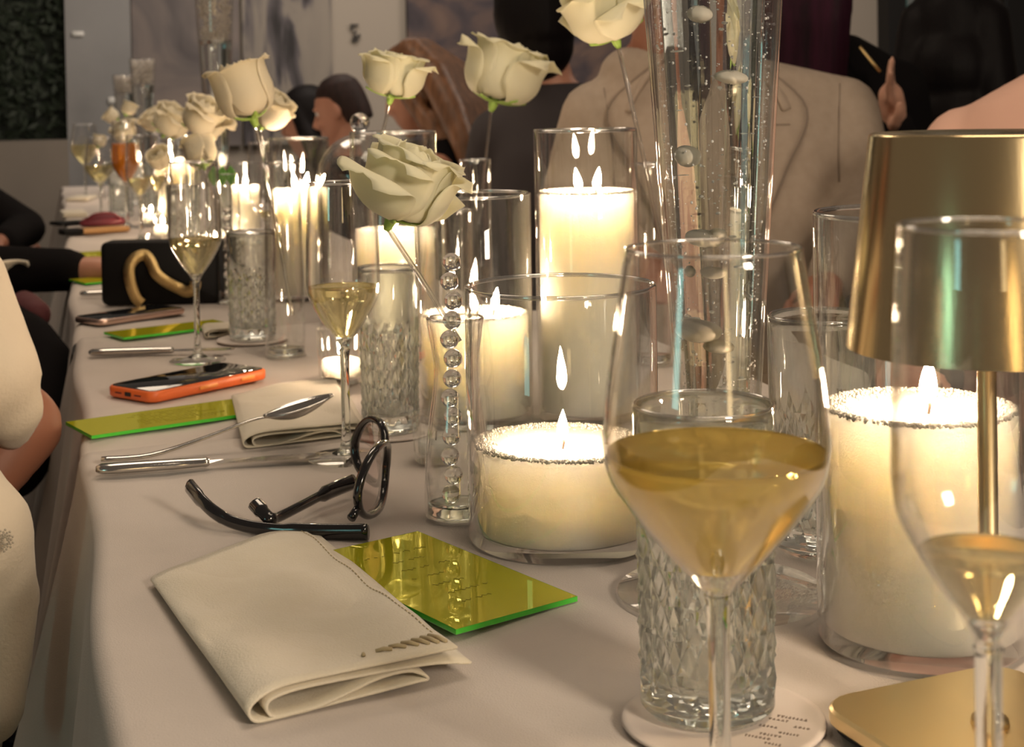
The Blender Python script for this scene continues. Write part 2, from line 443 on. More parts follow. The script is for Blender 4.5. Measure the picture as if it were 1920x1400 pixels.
# grey pillar panel with two light reflections painted as small pale slabs
struct(panel('wall_pillar', 124, 246, 0, 3.0, 'grey_panel', 0.0, 0.16))
def glint(u0, u1, v0, v1, label):
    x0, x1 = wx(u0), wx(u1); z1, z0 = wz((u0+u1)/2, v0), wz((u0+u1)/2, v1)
    o = G().slab(x1-x0, z1-z0, 0.012, 0.006).xf(Matrix.Rotation(PI/2, 4, 'X')).build('painted_glint', 'glint_white')
    o.location = ((x0+x1)/2, WY-0.06, (z0+z1)/2); tag(o, label, 'painted glint')
glint(137, 159, 60, 69, 'reflection painted as a small pale plate high on the grey pillar beside the green wall')
glint(201, 221, 182, 194, 'reflection painted as a small bluish plate low on the grey pillar above the far roses')
def canvas(u0, u1, mat, label, y, z0=0.85, z1=2.75):
    t_ = panel('painting', u0, u1, z0, z1, mat, 0.02+y, 0.04); tag(t_, label, 'painting'); return t_
painting_mat('paint_mauve', [(0.25, (0.035, 0.03, 0.04)), (0.42, (0.13, 0.115, 0.115)), (0.55, (0.19, 0.16, 0.15)), (0.75, (0.23, 0.19, 0.17))], 1.6, (1, 1, 1.2), 2.0)
painting_mat('paint_figure', [(0.33, (0.02, 0.018, 0.02)), (0.44, (0.10, 0.09, 0.10)), (0.53, (0.23, 0.205, 0.18)), (0.75, (0.27, 0.24, 0.205))], 2.6, (2.2, 1, 0.55), 4.1, 2.0)
painting_mat('paint_dusk', [(0.28, (0.015, 0.014, 0.022)), (0.45, (0.055, 0.042, 0.05)), (0.60, (0.13, 0.085, 0.07)), (0.8, (0.17, 0.12, 0.10))], 1.5, (1, 1, 1.5), 8.3, 2.2)
canvas(250, 452, 'paint_mauve', 'muted mauve abstract canvas behind the far tall vases', 0)
canvas(458, 626, 'paint_figure', 'grey canvas with dark smoky strokes left of the bare wall strip', 0)
canvas(770, 1215, 'paint_dusk', 'dark purple-brown cloudy canvas above the brown-haired woman', 0)
# small dark vertical lettering on the bare strip of wall
sg = thing('wall_sign', 'small dark vertical lettering on the pale wall strip', 'sign', (wx(674), WY+0.09, wz(674, 60)))
def stroke(u0, u1, v0, v1):
    x0, x1 = wx(u0)-wx(674), wx(u1)-wx(674); a, b = wz(674, v1)-wz(674, 60), wz(674, v0)-wz(674, 60)
    G().box(((x0+x1)/2, -0.008, (a+b)/2), (x1-x0, 0.012, b-a)).build('letter', 'frame_black', sg, smooth=False)
for q in ((665, 680, 43.5, 47), (665, 670, 48.5, 55), (671, 676.5, 57, 61), (669, 683, 65, 69), (680, 683.5, 62.5, 65), (667, 679, 72, 76)): stroke(*q)
# dark glazed partition at the right
struct(panel('trim_2', 1664, 1697, 0, 3.0, 'frame_black', 0.0, 0.12))
struct(panel('trim_3', 1697, 1704, 0, 3.0, 'teal_trim', 0.0, 0.10))
struct(panel('window_1', 1704, 1888, 0, 3.0, 'glazing', 0.0, 0.06))
struct(panel('trim_4', 1888, 1990, 0, 3.0, 'frame_black', 0.0, 0.12))
# teal light column on the wall behind the photographer (the streak mirrored in the lamp shade)
emit('teal_light', (0.40, 0.90, 0.82), 2.0)
emit('warm_light', (1.0, 0.70, 0.34), 2.6)
tl = G().slab(0.05, 0.34, 0.8, 0.02).build('wall_light', 'teal_light', None, (-2.45, -0.65, 0.95)); tl.rotation_euler[2] = 0.41
tag(tl, 'tall teal light column to the left of the photographer, mirrored in the brass lamp shade', 'light')
wl_ = G().slab(0.30, 0.05, 0.9, 0.02).build('wall_light', 'warm_light', None, (-0.36, -2.9, 0.95))
tag(wl_, 'warm light column behind the photographer, mirrored at the right of the lamp shade', 'light')

# ------------------------------------------------------------------ tables and cloths
TW = 0.72
def tablecloth(y0, y1, label, seed, drop=0.42, TW=0.72):
    t_ = thing('tablecloth', label, 'tablecloth', (0, y0, T), 0, 'white cloths on the long table')
    r_ = random.Random(seed); ph = [r_.uniform(0, 6.28) for _ in range(6)]
    L = y1-y0
    prof = []                                    # (x, z, hang 0..1) across the table
    K = 10
    for k in range(K+1): prof.append((0, -0.012-drop*(1-k/K), 1-k/K))
    for k in range(1, 6):
        a = PI/2*k/5; prof.append((0.012-0.012*math.cos(a), -0.012+0.012*math.sin(a), 0))
    for k in range(1, 40): prof.append((0.012+(TW-0.024)*k/40, 0, 0))
    for k in range(0, 6):
        a = PI/2*k/5; prof.append((TW-0.012+0.012*math.sin(a), -0.012+0.012*math.cos(a), 0))
    for k in range(1, K+1): prof.append((TW, -0.012-drop*k/K, -k/K))
    ny = max(12, int(L*46))
    vs, fs = [], []
    for j in range(ny+1):
        y = L*j/ny; yy = y+y0
        for x, z, h in prof:
            if h:
                s = 1 if h > 0 else -1; a = abs(h)
                e = (L-y)                         # distance to the far end of this cloth
                flare = 0.10+0.055*math.sin(yy*9+ph[0])+0.04*math.sin(yy*21+ph[1])+0.10*math.exp(-(e/0.10)**2)+0.06*math.exp(-((e-0.22)/0.07)**2)
                xo = -s*(a*drop*flare + 0.010*a*math.sin(yy*26+ph[2]) + 0.012*a)
                yo = 0.01*a*math.exp(-(e/0.12)**2)
                vs.append((x+xo, y+yo, z))
            else:
                edge = min(1, min(y, L-y)/0.03)
                wv = 0.0010*math.sin(yy*17+x*9+ph[3])+0.0007*math.sin(yy*6-x*23+ph[4])+0.0010*math.sin(x*31+yy*11+ph[5])
                wv += 0.0012*noise.noise((x*9, yy*9, seed))
                if x < 0.05: wv *= 0.6
                vs.append((x+0.0035*math.sin(yy*13+ph[1])*(1 if x < 0.03 else 0), y, z+wv*min(1,x/0.1+0.3)-0.0022-0.010*(1-edge)**2))
    m = len(prof)
    for j in range(ny):
        for k in range(m-1): fs.append((j*m+k, j*m+k+1, (j+1)*m+k+1, (j+1)*m+k))
    o = link('cloth', mesh(vs, fs), 'linen', t_)
    return t_
tablecloth(-0.55, 1.418, 'white linen cloth on the nearest table, under the cutlery and folded napkin', 1)
tablecloth(1.420, 2.118, 'white linen cloth on the second table, under the orange phone', 2)
tablecloth(2.120, 3.74, 'white linen cloth on the third table, under the black bag', 3, TW=0.62)
tablecloth(3.742, 6.08, 'white linen cloth on the farthest table at the green wall', 4, TW=0.62)
for y0, y1, lb in ((-0.5, 1.395, 'banquet table under the nearest white cloth'), (1.44, 2.095, 'banquet table under the second white cloth'), (2.14, 3.71, 'banquet table under the third white cloth'), (3.77, 6.05, 'banquet table under the farthest white cloth')):
    TW = 0.72 if y0 < 2 else 0.62
    t_ = thing('banquet_table', lb, 'table', (TW/2, (y0+y1)/2, 0))
    G().slab(TW-0.04, y1-y0, 0.03, 0.01, 0.002, (0, 0, T-0.04)).build('tabletop', 'dark_wood', t_)
    for sx_ in (-1, 1):
        for sy_ in (-1, 1):
            G().tube([(sx_*(TW/2-0.09), sy_*((y1-y0)/2-0.08), 0), (sx_*(TW/2-0.09), sy_*((y1-y0)/2-0.08), T-0.04)], 0.02, 10).build('leg', 'dark_wood', t_)
# ------------------------------------------------------------------ glassware
def shell(prof, th):
    """closed wall: outer profile bottom to top, inner back down, rounded lip"""
    o = list(prof); inn = []
    for i, (r, z) in enumerate(prof):
        a = prof[max(i-1, 0)]; b = prof[min(i+1, len(prof)-1)]
        dr, dz = b[0]-a[0], b[1]-a[1]; l = math.hypot(dr, dz) or 1
        inn.append((max(r-th*dz/l, 0.0002), z+th*dr/l))
    r, z = prof[-1]; lip = [(r-th*0.25, z+th*0.35), (r-th*0.75, z+th*0.35)]
    return o+lip+inn[::-1]
def rim_ring(parent, r, z, th, n=64, mat='rim_glass'):
    g = G(); g.tube([(r*math.cos(2*PI*i/n), r*math.sin(2*PI*i/n), z) for i in range(n)]+[(r, 0, z), (r*math.cos(2*PI/n), r*math.sin(2*PI/n), z)], th, 8, cap=False)
    return g.build('rim', mat, parent)
def smooth_prof(pts, n=40):
    return [(max(p.x, 0.0002), p.z) for p in bez([(r, 0, z) for r, z in pts], n)]
WINE = [(0.0045, 0.1050), (0.0095, 0.1105), (0.0172, 0.1185), (0.0267, 0.1293), (0.0345, 0.1392), (0.0438, 0.1535), (0.0464, 0.1670), (0.0457, 0.1795), (0.0438, 0.1970), (0.0405, 0.2185), (0.0360, 0.2470)]
FLUTE = [(0.0040, 0.0950), (0.0079, 0.1040), (0.0187, 0.1195), (0.0290, 0.1380), (0.0316, 0.1500), (0.0318, 0.1620), (0.0312, 0.1900), (0.0303, 0.2150), (0.0288, 0.2395)]
def at_level(prof, z):
    for (r0, z0), (r1, z1) in zip(prof, prof[1:]):
        if z0 <= z <= z1: return r0+(r1-r0)*(z-z0)/((z1-z0) or 1)
    return prof[-1][0]
def stemware(name, label, cat, loc, prof, foot_r, level=None, liquid=None, lname='wine', stem_r=0.0038, group=None, rise=0.0, n=56, glass='fine_glass', scale=1.0, first=0):
    t_ = thing(name, label, cat, loc, 0, group); t_.scale = (scale,)*3
    pr = [(r, z+rise) for r, z in smooth_prof(prof, 48)]
    G().lathe(shell(pr, 0.0011), n, closed=True).build('bowl', glass, t_)
    zb = pr[0][1]; rim_ring(t_, pr[-1][0]-0.00055, pr[-1][1]+0.0004, 0.00075, n)
    st = smooth_prof([(0.0095, zb+0.010), (pr[0][0]+0.0012, zb), (stem_r, zb-0.012), (stem_r*0.94, zb*0.5), (stem_r, 0.022), (stem_r*1.6, 0.010), (stem_r*3.2, 0.0055)], 36)
    st = [(0.0002, st[0][1])]+[(0.004, st[0][1])]+st[1:]+[(0.0002, 0.0052)]
    st = [(min(r, at_level(pr, z)-0.0012) if z > zb+0.001 else r, z) for r, z in st]
    G().lathe(st[::-1], 28).build('stem', 'solid_glass', t_)
    ft = [(0.0002, 0.0004), (foot_r-0.002, 0.0004), (foot_r, 0.0012), (foot_r-0.001, 0.0022), (foot_r*0.6, 0.0030), (stem_r*3.2, 0.0056), (0.0002, 0.0056)]
    G().lathe(ft, n).build('foot', 'glass', t_)
    if level:
        lv = level+rise
        lp = [(0.0002, zb+0.0105)]+[(r-0.0013, z+0.0006) for r, z in pr if zb+0.0098 < z < lv]
        rl = at_level(pr, lv)-0.0013
        lp += [(rl, lv), (rl-0.0006, lv-0.0004), (0.0002, lv-0.0004)]
        G().lathe(lp, n).build(lname, liquid, t_)
    return t_
stemware('wine_glass', 'large wine glass of golden white wine in the foreground', 'wine glass', at(1353, 0.628), WINE, 0.042, 0.1640, 'white_wine', stem_r=0.0047)
stemware('champagne_flute', 'almost empty champagne flute in front of the brass lamp', 'flute', Vector(CAM+0.4696*ray(1850, 900)).xy.to_3d()+Vector((0, 0, T)), FLUTE, 0.036, 0.128, 'champagne', 'champagne', 0.0046, 'champagne flutes', 0.0510, scale=0.92)
stemware('champagne_flute', 'half-full champagne flute beside the black eyeglasses', 'flute', at(650, 1.306), FLUTE, 0.034, 0.1500, 'champagne', 'champagne', 0.0040, 'champagne flutes')
stemware('champagne_flute', 'half-full champagne flute in front of the black bag', 'flute', at(371, 1.79), FLUTE, 0.034, 0.1480, 'champagne', 'champagne', 0.0038, 'champagne flutes', n=36)
stemware('champagne_flute', 'champagne flute with a little wine behind the black bag', 'flute', at(265, 3.3), FLUTE, 0.034, 0.1420, 'champagne', 'champagne', 0.0038, 'champagne flutes', n=28)
stemware('champagne_flute', 'flute of bright orange drink on the far table', 'flute', at(239, 3.62), FLUTE, 0.034, 0.190, 'orange_juice', 'juice', 0.0038, 'champagne flutes', n=28, scale=1.12)
stemware('wine_glass', 'small wine glass of white wine farthest down the table by the grey pillar', 'wine glass', at(161, 4.75), WINE, 0.038, 0.178, 'champagne', group='far wine glasses', n=28)
stemware('wine_glass', 'pale half-empty wine glass on the far table left of the orange drink', 'wine glass', at(190, 3.85), WINE, 0.038, 0.165, 'champagne', group='far wine glasses', n=28, scale=0.9)

# cut highball tumblers
def tumbler_mesh(H_=0.158, R0=0.0350, R1=0.0367, zc0=0.010, zc1=0.098, nd=14, rows=5):
    """outside wall carries rows of raised diamonds, the inside is smooth"""
    g = G(); n = nd*2
    zs = [0.0, 0.004, zc0]; kinds = ['b', 'p', 'p']
    for k in range(1, rows*2): zs.append(zc0+(zc1-zc0)*k/(rows*2)); kinds.append('c')
    zs += [zc1, zc1+0.006, H_-0.003, H_]; kinds += ['p', 's', 's', 's']
    vs = []
    for i, (z, k) in enumerate(zip(zs, kinds)):
        r = R0+(R1-R0)*z/H_
        for j in range(n*2):
            a = 2*PI*j/(n*2); rr_ = r
            if k == 'b': rr_ = r-0.004
            if k == 'c':
                row = i-2
                # diamond peaks stand proud, the grooves between are cut in
                q = (j/2.0+(0 if row % 2 else 1)) % 2
                d_ = abs(q-1)                     # 0 at a peak, 1 in a groove
                rr_ = r+0.0006-0.0034*d_
            if k == 'p' and i > 0: rr_ = r-0.0003
            vs.append((rr_*math.cos(a), rr_*math.sin(a), z))
    m = n*2; fs = []
    for i in range(len(zs)-1):
        for j in range(m):
            l = (j+1) % m
            a, b, c, d_ = i*m+j, i*m+l, (i+1)*m+l, (i+1)*m+j
            if (i+j) % 2: fs += [(a, b, c), (a, c, d_)]
            else: fs += [(a, b, d_), (b, c, d_)]
    fs.append(tuple(range(m-1, -1, -1)))
    g.add(vs, fs)
    # lip and smooth inside with a thick base
    k0 = (len(zs)-1)*m
    ip = [(R1-0.0008, H_+0.0006), (R1-0.0020, H_), (R1-0.0028, H_-0.006), (R0-0.0042, 0.022), (R0-0.008, 0.0165), (0.0, 0.0155)]
    iv = []
    for r, z in ip:
        for j in range(m): a = 2*PI*j/m; iv.append((r*math.cos(a), r*math.sin(a), z))
    base = len(g.v); g.v += [Vector(p) for p in iv]
    def ring(q): return [k0+j for j in range(m)] if q < 0 else [base+q*m+j for j in range(m)]
    for q in range(-1, len(ip)-1):
        A, B = ring(q), ring(q+1)
        for j in range(m): l = (j+1) % m; g.f.append((A[j], A[l], B[l], B[j]))
    me = mesh(g.v, g.f, True, 'tumbler')
    bm = bmesh.new(); bm.from_mesh(me); bmesh.ops.remove_doubles(bm, verts=bm.verts, dist=1e-6)
    bmesh.ops.recalc_face_normals(bm, faces=bm.faces)
    for e in bm.edges:
        if len(e.link_faces) == 2 and e.calc_face_angle(0) > math.radians(9):
            e.smooth = all(v.co.z > zc1+0.001 or math.hypot(v.co.x, v.co.y) < R0-0.0035 for v in e.verts)
    bm.to_mesh(me); bm.free(); return me
TM = tumbler_mesh()
def tumbler(label, loc, rz=0.0, water=None, sc=1.0, slim=1.0):
    o = link('cut_glass_tumbler', TM, 'cut_glass', None, loc); o.rotation_euler[2] = rz; o.scale = (sc*slim, sc*slim, sc); rim_ring(o, 0.0356, 0.1586, 0.0011, 56)
    return tag(o, label, 'tumbler', 'cut-glass tumblers')
tumbler('tall cut-glass tumbler on a round paper coaster behind the golden wine', at(1327, 0.767, 0.0025), 0.1, sc=0.965)
tumbler('tall cut-glass tumbler between the second flute and the bead vase', at(733, 1.41, 0.0025), 0.3, sc=0.96, slim=0.80)
tumbler('cut-glass tumbler beside the black bag, left of the leaning clear rose stem', at(474, 1.95, 0.0025), 0.5, sc=0.88, slim=0.98)
tumbler('cut-glass tumbler half hidden between the wine glass and the big right candle', at(1545, 1.05), 0.2)
tumbler('cut-glass tumbler behind the flute of orange drink on the far table', at(228, 4.0), 0.0, sc=0.95)
# round paper coasters
def coaster(label, loc, r, text=False, rz=0.0):
    t_ = thing('coaster', label, 'coaster', loc, rz, 'round coasters')
    G().lathe([(0.0002, 0), (r-0.0008, 0), (r, 0.0006), (r, 0.0014), (r-0.0008, 0.0020), (r-0.0035, 0.0020), (r-0.004, 0.0017), (0.0002, 0.0017)], 64).build('disc', 'paper', t_)
    if text:
        rr_ = random.Random(5)
        for k, (x0, ln) in enumerate(((0.024, 0.015), (0.021, 0.009), (0.035, 0.007), (0.019, 0.008), (0.030, 0.009), (0.022, 0.011), (0.016, 0.012), (0.027, 0.008))):
            g = G(); y = 0.012-0.0058*k*0.8; x = x0
            while x < x0+ln:
                w_ = rr_.uniform(0.0009, 0.0017); h = rr_.uniform(0.0016, 0.0024)
                g.box((x+w_/2, y, 0.00185), (w_*0.55, h, 0.0002)); g.box((x+w_/2, y+rr_.choice((-1, 0, 1))*h*0.4, 0.00185), (w_, h*0.22, 0.0002))
                x += w_+0.0006
            g.build('lettering', 'ink', t_, smooth=False)
    return t_
coaster('round pale coaster with small print under the nearest cut-glass tumbler', at(1356, 0.757, 0.0), 0.0505, True, -0.75)
coaster('plain round coaster under the cut-glass tumbler by the second flute', at(733, 1.41, 0.0), 0.041)
coaster('plain round coaster under the cut-glass tumbler beside the black bag', at(473, 1.95, 0.0), 0.046)

# glass cylinders with granulated wax candles
def cylinder(label, loc, r, h, n=64, th=0.0028):
    pr = [(0.0002, 0.0), (r-0.003, 0.0), (r-0.0008, 0.0008), (r, 0.003), (r, h-0.0012), (r-0.0008, h), (r-th+0.0008, h), (r-th, h-0.0012), (r-th, 0.010), (r-th-0.003, 0.008), (0.0002, 0.008)]
    o = G().lathe(pr, n).build('glass_cylinder', 'glass', None, loc)
    rim_ring(o, r-th/2, h-0.0006, th*0.56, n)
    return tag(o, label, 'candle glass', 'candle cylinders')
FL = {}
def flame_mesh(h):
    pr = [(0.0004, 0), (0.0032, 0.0030), (0.0044, 0.0075), (0.0042, 0.012), (0.0032, 0.018), (0.0016, 0.024), (0.0002, 0.0285)]
    g = G().lathe([(r*h/0.0285*1.2, z*h/0.0285) for r, z in smooth_prof(pr, 18)], 12); return mesh(g.v, g.f, True, 'flame')
FM = flame_mesh(0.0215)
def candle(label, loc, r, z0, z1, wicks=((0, 0),), grains=900, tilt=0.0, flame=1.0, pool=0.6, seed=1):
    """wax body from z0 to z1 over the table, grainy rim, wicks and flames"""
    t_ = thing('candle', label, 'candle', (loc.x, loc.y, T), 0, 'sand wax candles')
    dip = 0.004
    pr = [(0.0002, z0), (r-0.001, z0), (r, z0+0.001), (r, z1-0.004), (r-0.0015, z1-0.0005), (r-0.004, z1+0.0005), (r*0.86, z1-0.001), (r*0.74, z1-dip), (r*0.5, z1-dip-0.001), (0.0002, z1-dip-0.001)]
    b = G().lathe(pr, 64)
    for v in b.v:
        if v.z > z1-0.01:
            v.z += tilt*v.x*cy+0.0018*noise.noise((v.x*60, v.y*60, seed))
    b.build('wax', 'wax', t_)
    if grains:
        g = G(); q = random.Random(seed)
        for _ in range(grains):
            a = q.uniform(0, 2*PI); rad = r-abs(q.gauss(0, 0.005))-0.0006
            s = q.uniform(0.0005, 0.0011); x, y = rad*math.cos(a), rad*math.sin(a)
            g.ball((x, y, z1-0.0005-dip*min(1, max(0, (r-rad)/r-0.12)*5)+tilt*x*cy+q.uniform(-0.0004, 0.0012)), s, 5, 4)
        tag(g.build('wax_grains', 'wax_grain', t_), kind='stuff')
    for k, (x, y) in enumerate(wicks):
        wz_ = z1-dip-0.001
        le = 0.10*(k-0.5)*(1 if len(wicks) > 1 else 0.3)
        wk = G().tube([(x, y, wz_), (x+0.001, y, wz_+0.005), (x+le*0.03, y, wz_+0.0095)], 0.0009, 6).build('wick', 'wick', t_)
        f = link('flame', FM, 'flame', wk, (x+le*0.02, y, wz_+0.0065)); f.scale = (flame,)*3
        f.rotation_euler = (0.0, (k-0.5)*0.35 if len(wicks) > 1 else 0.04, 0)
    return t_
def candle_set(what, u, d, r, h, z1, wicks=((0, 0),), **kw):
    p = at(u, d)
    cylinder('clear glass cylinder around '+what, p, r, h)
    candle(kw.pop('clabel', what), p, r-0.0042, 0.0085, z1, wicks, **kw)
pl = at(1050, 1.075)
candle_set('the low wide candle left of the golden wine', 1058, 1.075, 0.0675, 0.178, 0.067, grains=2600, clabel='low wide granulated wax candle in a clear cylinder left of the golden wine', tilt=-0.02)
candle_set('the thick candle beside the brass lamp', 1728, 0.873, 0.0580, 0.242, 0.132, ((0.006, 0.0),), grains=2400, clabel='thick white granulated candle beside the brass lamp', seed=2, flame=1.25)
candle_set('the tall candle with two leaning flames', 1106, 1.481, 0.0502, 0.2785, 0.219, ((-0.006, 0), (0.009, 0.0)), grains=1600, clabel='tall granulated candle with two leaning flames left of the near tall vase', seed=3)
candle_set('the candle behind the bead vase', 893, 1.47, 0.0565, 0.2180, 0.103, ((0.002, 0), (0.020, 0.004)), grains=900, clabel='mid-height candle with two flames behind the bead vase', seed=4)
candle_set('the candle behind the largest drooping rose', 745, 1.76, 0.0505, 0.2730, 0.160, ((0, 0),), grains=500, clabel='tall white candle behind the largest drooping rose', seed=5)
candle_set('the tall candle left of the clear cloche', 565, 2.36, 0.0480, 0.2530, 0.172, ((-0.004, 0), (0.009, 0), (0.026, 0.0)), grains=400, clabel='tall candle with three flames left of the clear cloche', seed=6, flame=1.15)
candle_set('the far candle under the pair of roses', 463, 3.05, 0.0330, 0.1860, 0.140, ((0, 0),), grains=0, clabel='slim far candle under the pair of roses', seed=7)
candle_set('the far candle right of the orange drink', 322, 3.75, 0.0420, 0.2240, 0.160, ((0, 0),), grains=0, clabel='far candle right of the orange drink under the rose cluster', seed=8, flame=1.4)
candle_set('the farthest candle left of the two small vases', 240, 4.9, 0.0420, 0.2100, 0.130, ((0, 0),), grains=0, clabel='farthest candle below the two small vases', seed=9, flame=1.4)

# ribbed votives
def votive(label, loc, r=0.026, h=0.060, lit=True, n=26):
    t_ = thing('votive', label, 'votive', loc, 0, 'ribbed glass votives')
    vs, fs = [], []; pr = [(r*0.86, 0), (r*0.9, 0.002), (r, h-0.004), (r, h), (r-0.003, h), (r-0.0035, 0.006)]
    m = n*2; g = G()
    for q, (rr_, z) in enumerate(pr):
        for j in range(m):
            a = 2*PI*j/m; k = rr_+(0.0007 if j % 2 else -0.0004)*(1 if 0 < q < 3 else 0); vs.append((k*math.cos(a), k*math.sin(a), z))
    for q in range(len(pr)-1):
        for j in range(m): l = (j+1) % m; fs.append((q*m+j, q*m+l, (q+1)*m+l, (q+1)*m+j))
    fs.append(tuple(range(m-1, -1, -1))); fs.append(tuple((len(pr)-1)*m+j for j in range(m)))
    g.add(vs, fs).build('glass', 'glass', t_, smooth=False)
    G().lathe([(0.0002, 0.0075), (r-0.005, 0.0075), (r-0.0045, h*0.42), (r-0.006, h*0.43), (0.0002, h*0.42)], 32).build('wax', 'wax', t_)
    wk = G().tube([(0, 0, h*0.42), (0.0005, 0, h*0.42+0.008)], 0.0007, 6).build('wick', 'wick', t_)
    if lit:
        f = link('flame', FM, 'flame', wk, (0, 0, h*0.42+0.005)); f.scale = (0.8,)*3
    return t_
votive('lit ribbed votive behind the second flute and tumbler', at(640, 1.66))
votive('small ribbed votive tucked behind the foot of the bead vase', at(818, 1.30), 0.020, 0.042, False)
votive('lit votive below the slim far candle', at(434, 2.55))
votive('lit votive far behind the left flute', at(405, 3.0))
votive('lit votive left of the left flute on the third table', at(306, 3.35), 0.026, 0.07)
votive('lit votive nearest the orange drink on the far table', at(318, 2.75), 0.024, 0.055)

# more glasses and lights crowding the far tables
tumbler('cut-glass tumbler behind the left flute on the third table', at(418, 3.15), 0.1, sc=0.95)
tumbler('cut-glass tumbler left of the far votive, behind the left flute', at(346, 2.95), 0.4, sc=0.92)
tumbler('farthest cut-glass tumbler, behind the orange drink', at(262, 4.45), 0.2, sc=0.95)
tumbler('cut-glass tumbler between the far candle and the far flute', at(292, 4.0), 0.6, sc=0.95)
votive('lit votive behind the far flute', at(284, 3.7), 0.028, 0.07)
votive('lit votive left of the farthest tumbler', at(225, 4.55), 0.028, 0.07)
votive('lit votive between the slim far candle and the tube vase', at(478, 2.75), 0.026, 0.06)
candle_set('the far candle behind the middle rose cluster', 352, 4.3, 0.042, 0.215, 0.150, ((0, 0),), grains=0, clabel='far candle behind the middle rose cluster', seed=10, flame=1.3)
stemware('champagne_flute', 'champagne flute between the far candle and the rose cluster', 'flute', at(296, 3.45), FLUTE, 0.034, 0.14, 'champagne', 'champagne', 0.0038, 'champagne flutes', n=28)
stemware('champagne_flute', 'empty flute just behind the cut-glass tumbler by the bag', 'flute', at(502, 2.62), FLUTE, 0.034, 0.118, 'champagne', 'champagne', 0.0038, 'champagne flutes', n=28)
# ------------------------------------------------------------------ tall trumpet vases
def vase_r(z, k=1.0): return k*(0.0265+0.066*max(0, z-0.125)+0.004*math.exp(-z/0.02))
def trumpet_vase(label, loc, h=0.60, k=1.0, water=0.485, gel=0.455, ngel=500, bubbles=0, seed=1, foot=True, n=72, core=0.99):
    t_ = thing('trumpet_vase', label, 'vase', loc, 0, 'tall trumpet vases')
    zs = [0.006+(h-0.006)*i/40 for i in range(41)]
    G().lathe(shell([(vase_r(z, k), z) for z in zs], 0.0016), n, closed=True).build('glass_wall', 'fine_glass', t_)
    fr = 0.0655*k if foot else vase_r(0, k)*1.4
    G().lathe([(0.0002, 0.0), (fr-0.002, 0), (fr, 0.0012), (fr-0.0015, 0.0030), (fr*0.62, 0.0044), (vase_r(0.006, k)*1.02, 0.0068), (0.0002, 0.0068)], n).build('foot', 'glass', t_)
    wp = [(0.0002, 0.0085)]+[(vase_r(z, k)*core-0.0019, z) for z in [0.009+(water-0.009)*i/36 for i in range(37)]]+[(vase_r(water, k)*core-0.0025, water+0.0004), (0.0002, water+0.0004)]
    G().lathe(wp, n).build('water', 'water', t_)
    q = random.Random(seed)
    g = G()
    for _ in range(ngel):
        z = q.uniform(gel, h-0.004); rm = vase_r(z, k)-0.007; a = q.uniform(0, 2*PI); r = rm*math.sqrt(q.uniform(0.25, 1)); s = q.uniform(0.004, 0.0062)*k
        g.ball((r*math.cos(a), r*math.sin(a), z), s, 7, 5)
    tag(g.build('gel_beads', 'gel', t_), kind='stuff')
    if bubbles:
        g = G()
        for _ in range(bubbles):
            z = q.uniform(0.03, water-0.02); a = q.uniform(0, 2*PI); r = (vase_r(z, k)-0.0035)*(0.93 if q.random() < 0.75 else math.sqrt(q.random()))
            s = q.choice((0.0003, 0.0004, 0.0004, 0.0005, 0.0007, 0.0010)); g.ball((r*math.cos(a), r*math.sin(a), z), s, 6, 4)
        tag(g.build('bubbles', 'bubble', t_), kind='stuff')
    return t_
VN = at(1352, 0.951)
trumpet_vase('tall water-filled vase with pearls and bubbles behind the golden wine', VN, bubbles=1500, core=0.80)
trumpet_vase('tall far vase topped with clear gel beads behind the pair of roses', at(412, 3.3), h=0.60, k=0.80, gel=0.452, water=0.45, ngel=420, seed=2, n=36)
trumpet_vase('smaller gel-topped vase right of its twin by the grey pillar', at(273, 5.1), h=0.475, k=0.95, gel=0.385, water=0.38, ngel=260, seed=3, n=28)
trumpet_vase('smallest gel-topped vase farthest down the table', at(239, 5.42), h=0.425, k=1.0, gel=0.36, water=0.355, ngel=200, seed=4, n=28)
# flat pearls drifting in the near vase
def pearl(u, v, wpx, hpx, where, off=0.0, lumpy=0.0):
    d = dep(u, 0.951); c = CAM+d*ray(u, v); rx = wpx/2*d/FPX*1.08; rz = hpx/2*d/FPX
    # drifting at the front of the water column, just clear of the glass
    side = Vector((c.x-VN.x, c.y-VN.y)).dot(RGT.xy.normalized()); rr_ = vase_r(c.z-T)-0.0045-rx*0.55-off*0.3
    side = max(-rr_*0.8, min(rr_*0.8, side)); fr = math.sqrt(max(0, rr_*rr_-side*side))
    q2 = RGT.xy.normalized()*side-FWD.xy.normalized()*fr; c.x, c.y = VN.x+q2.x, VN.y+q2.y
    g = G(); g.ball((0, 0, 0), 1, 20, 12, (rx, rx, max(rz*0.9, 0.003)))
    for p in g.v:
        p += p.normalized()*(0.0006*math.sin(9*math.atan2(p.y, p.x))*lumpy+0.0004*noise.noise((p.x*300, p.y*300, u)))
    o = g.build('floating_pearl', 'pearl', None, c); o.rotation_euler = (0.12, 0.05*lumpy, 0)
    tag(o, where, 'pearl', 'pearls floating in the near vase')
pearl(1297, 33, 42, 32, 'ragged flat pearl near the top of the tall near vase', 0.008, 1.5)
pearl(1355, 146, 56, 26, 'ragged oval pearl in the vase, second from the top', 0.008, 1.3)
pearl(1264, 290, 48, 44, 'round upright pearl at the left side of the tall near vase', 0.015, 0.4)
pearl(1312, 440, 66, 34, 'wide pearl in the vase just above the wine glass rim', 0.010, 0.8)
pearl(1335, 432, 30, 26, 'small pearl resting on the wide pearl above the wine glass rim', 0.018, 0.2)
pearl(1327, 502, 44, 24, 'pearl in the vase just under the wine glass rim', 0.008, 0.2)
pearl(1268, 502, 22, 24, 'tiny pearl at the left wall of the vase under the wine glass rim', 0.010, 0.2)
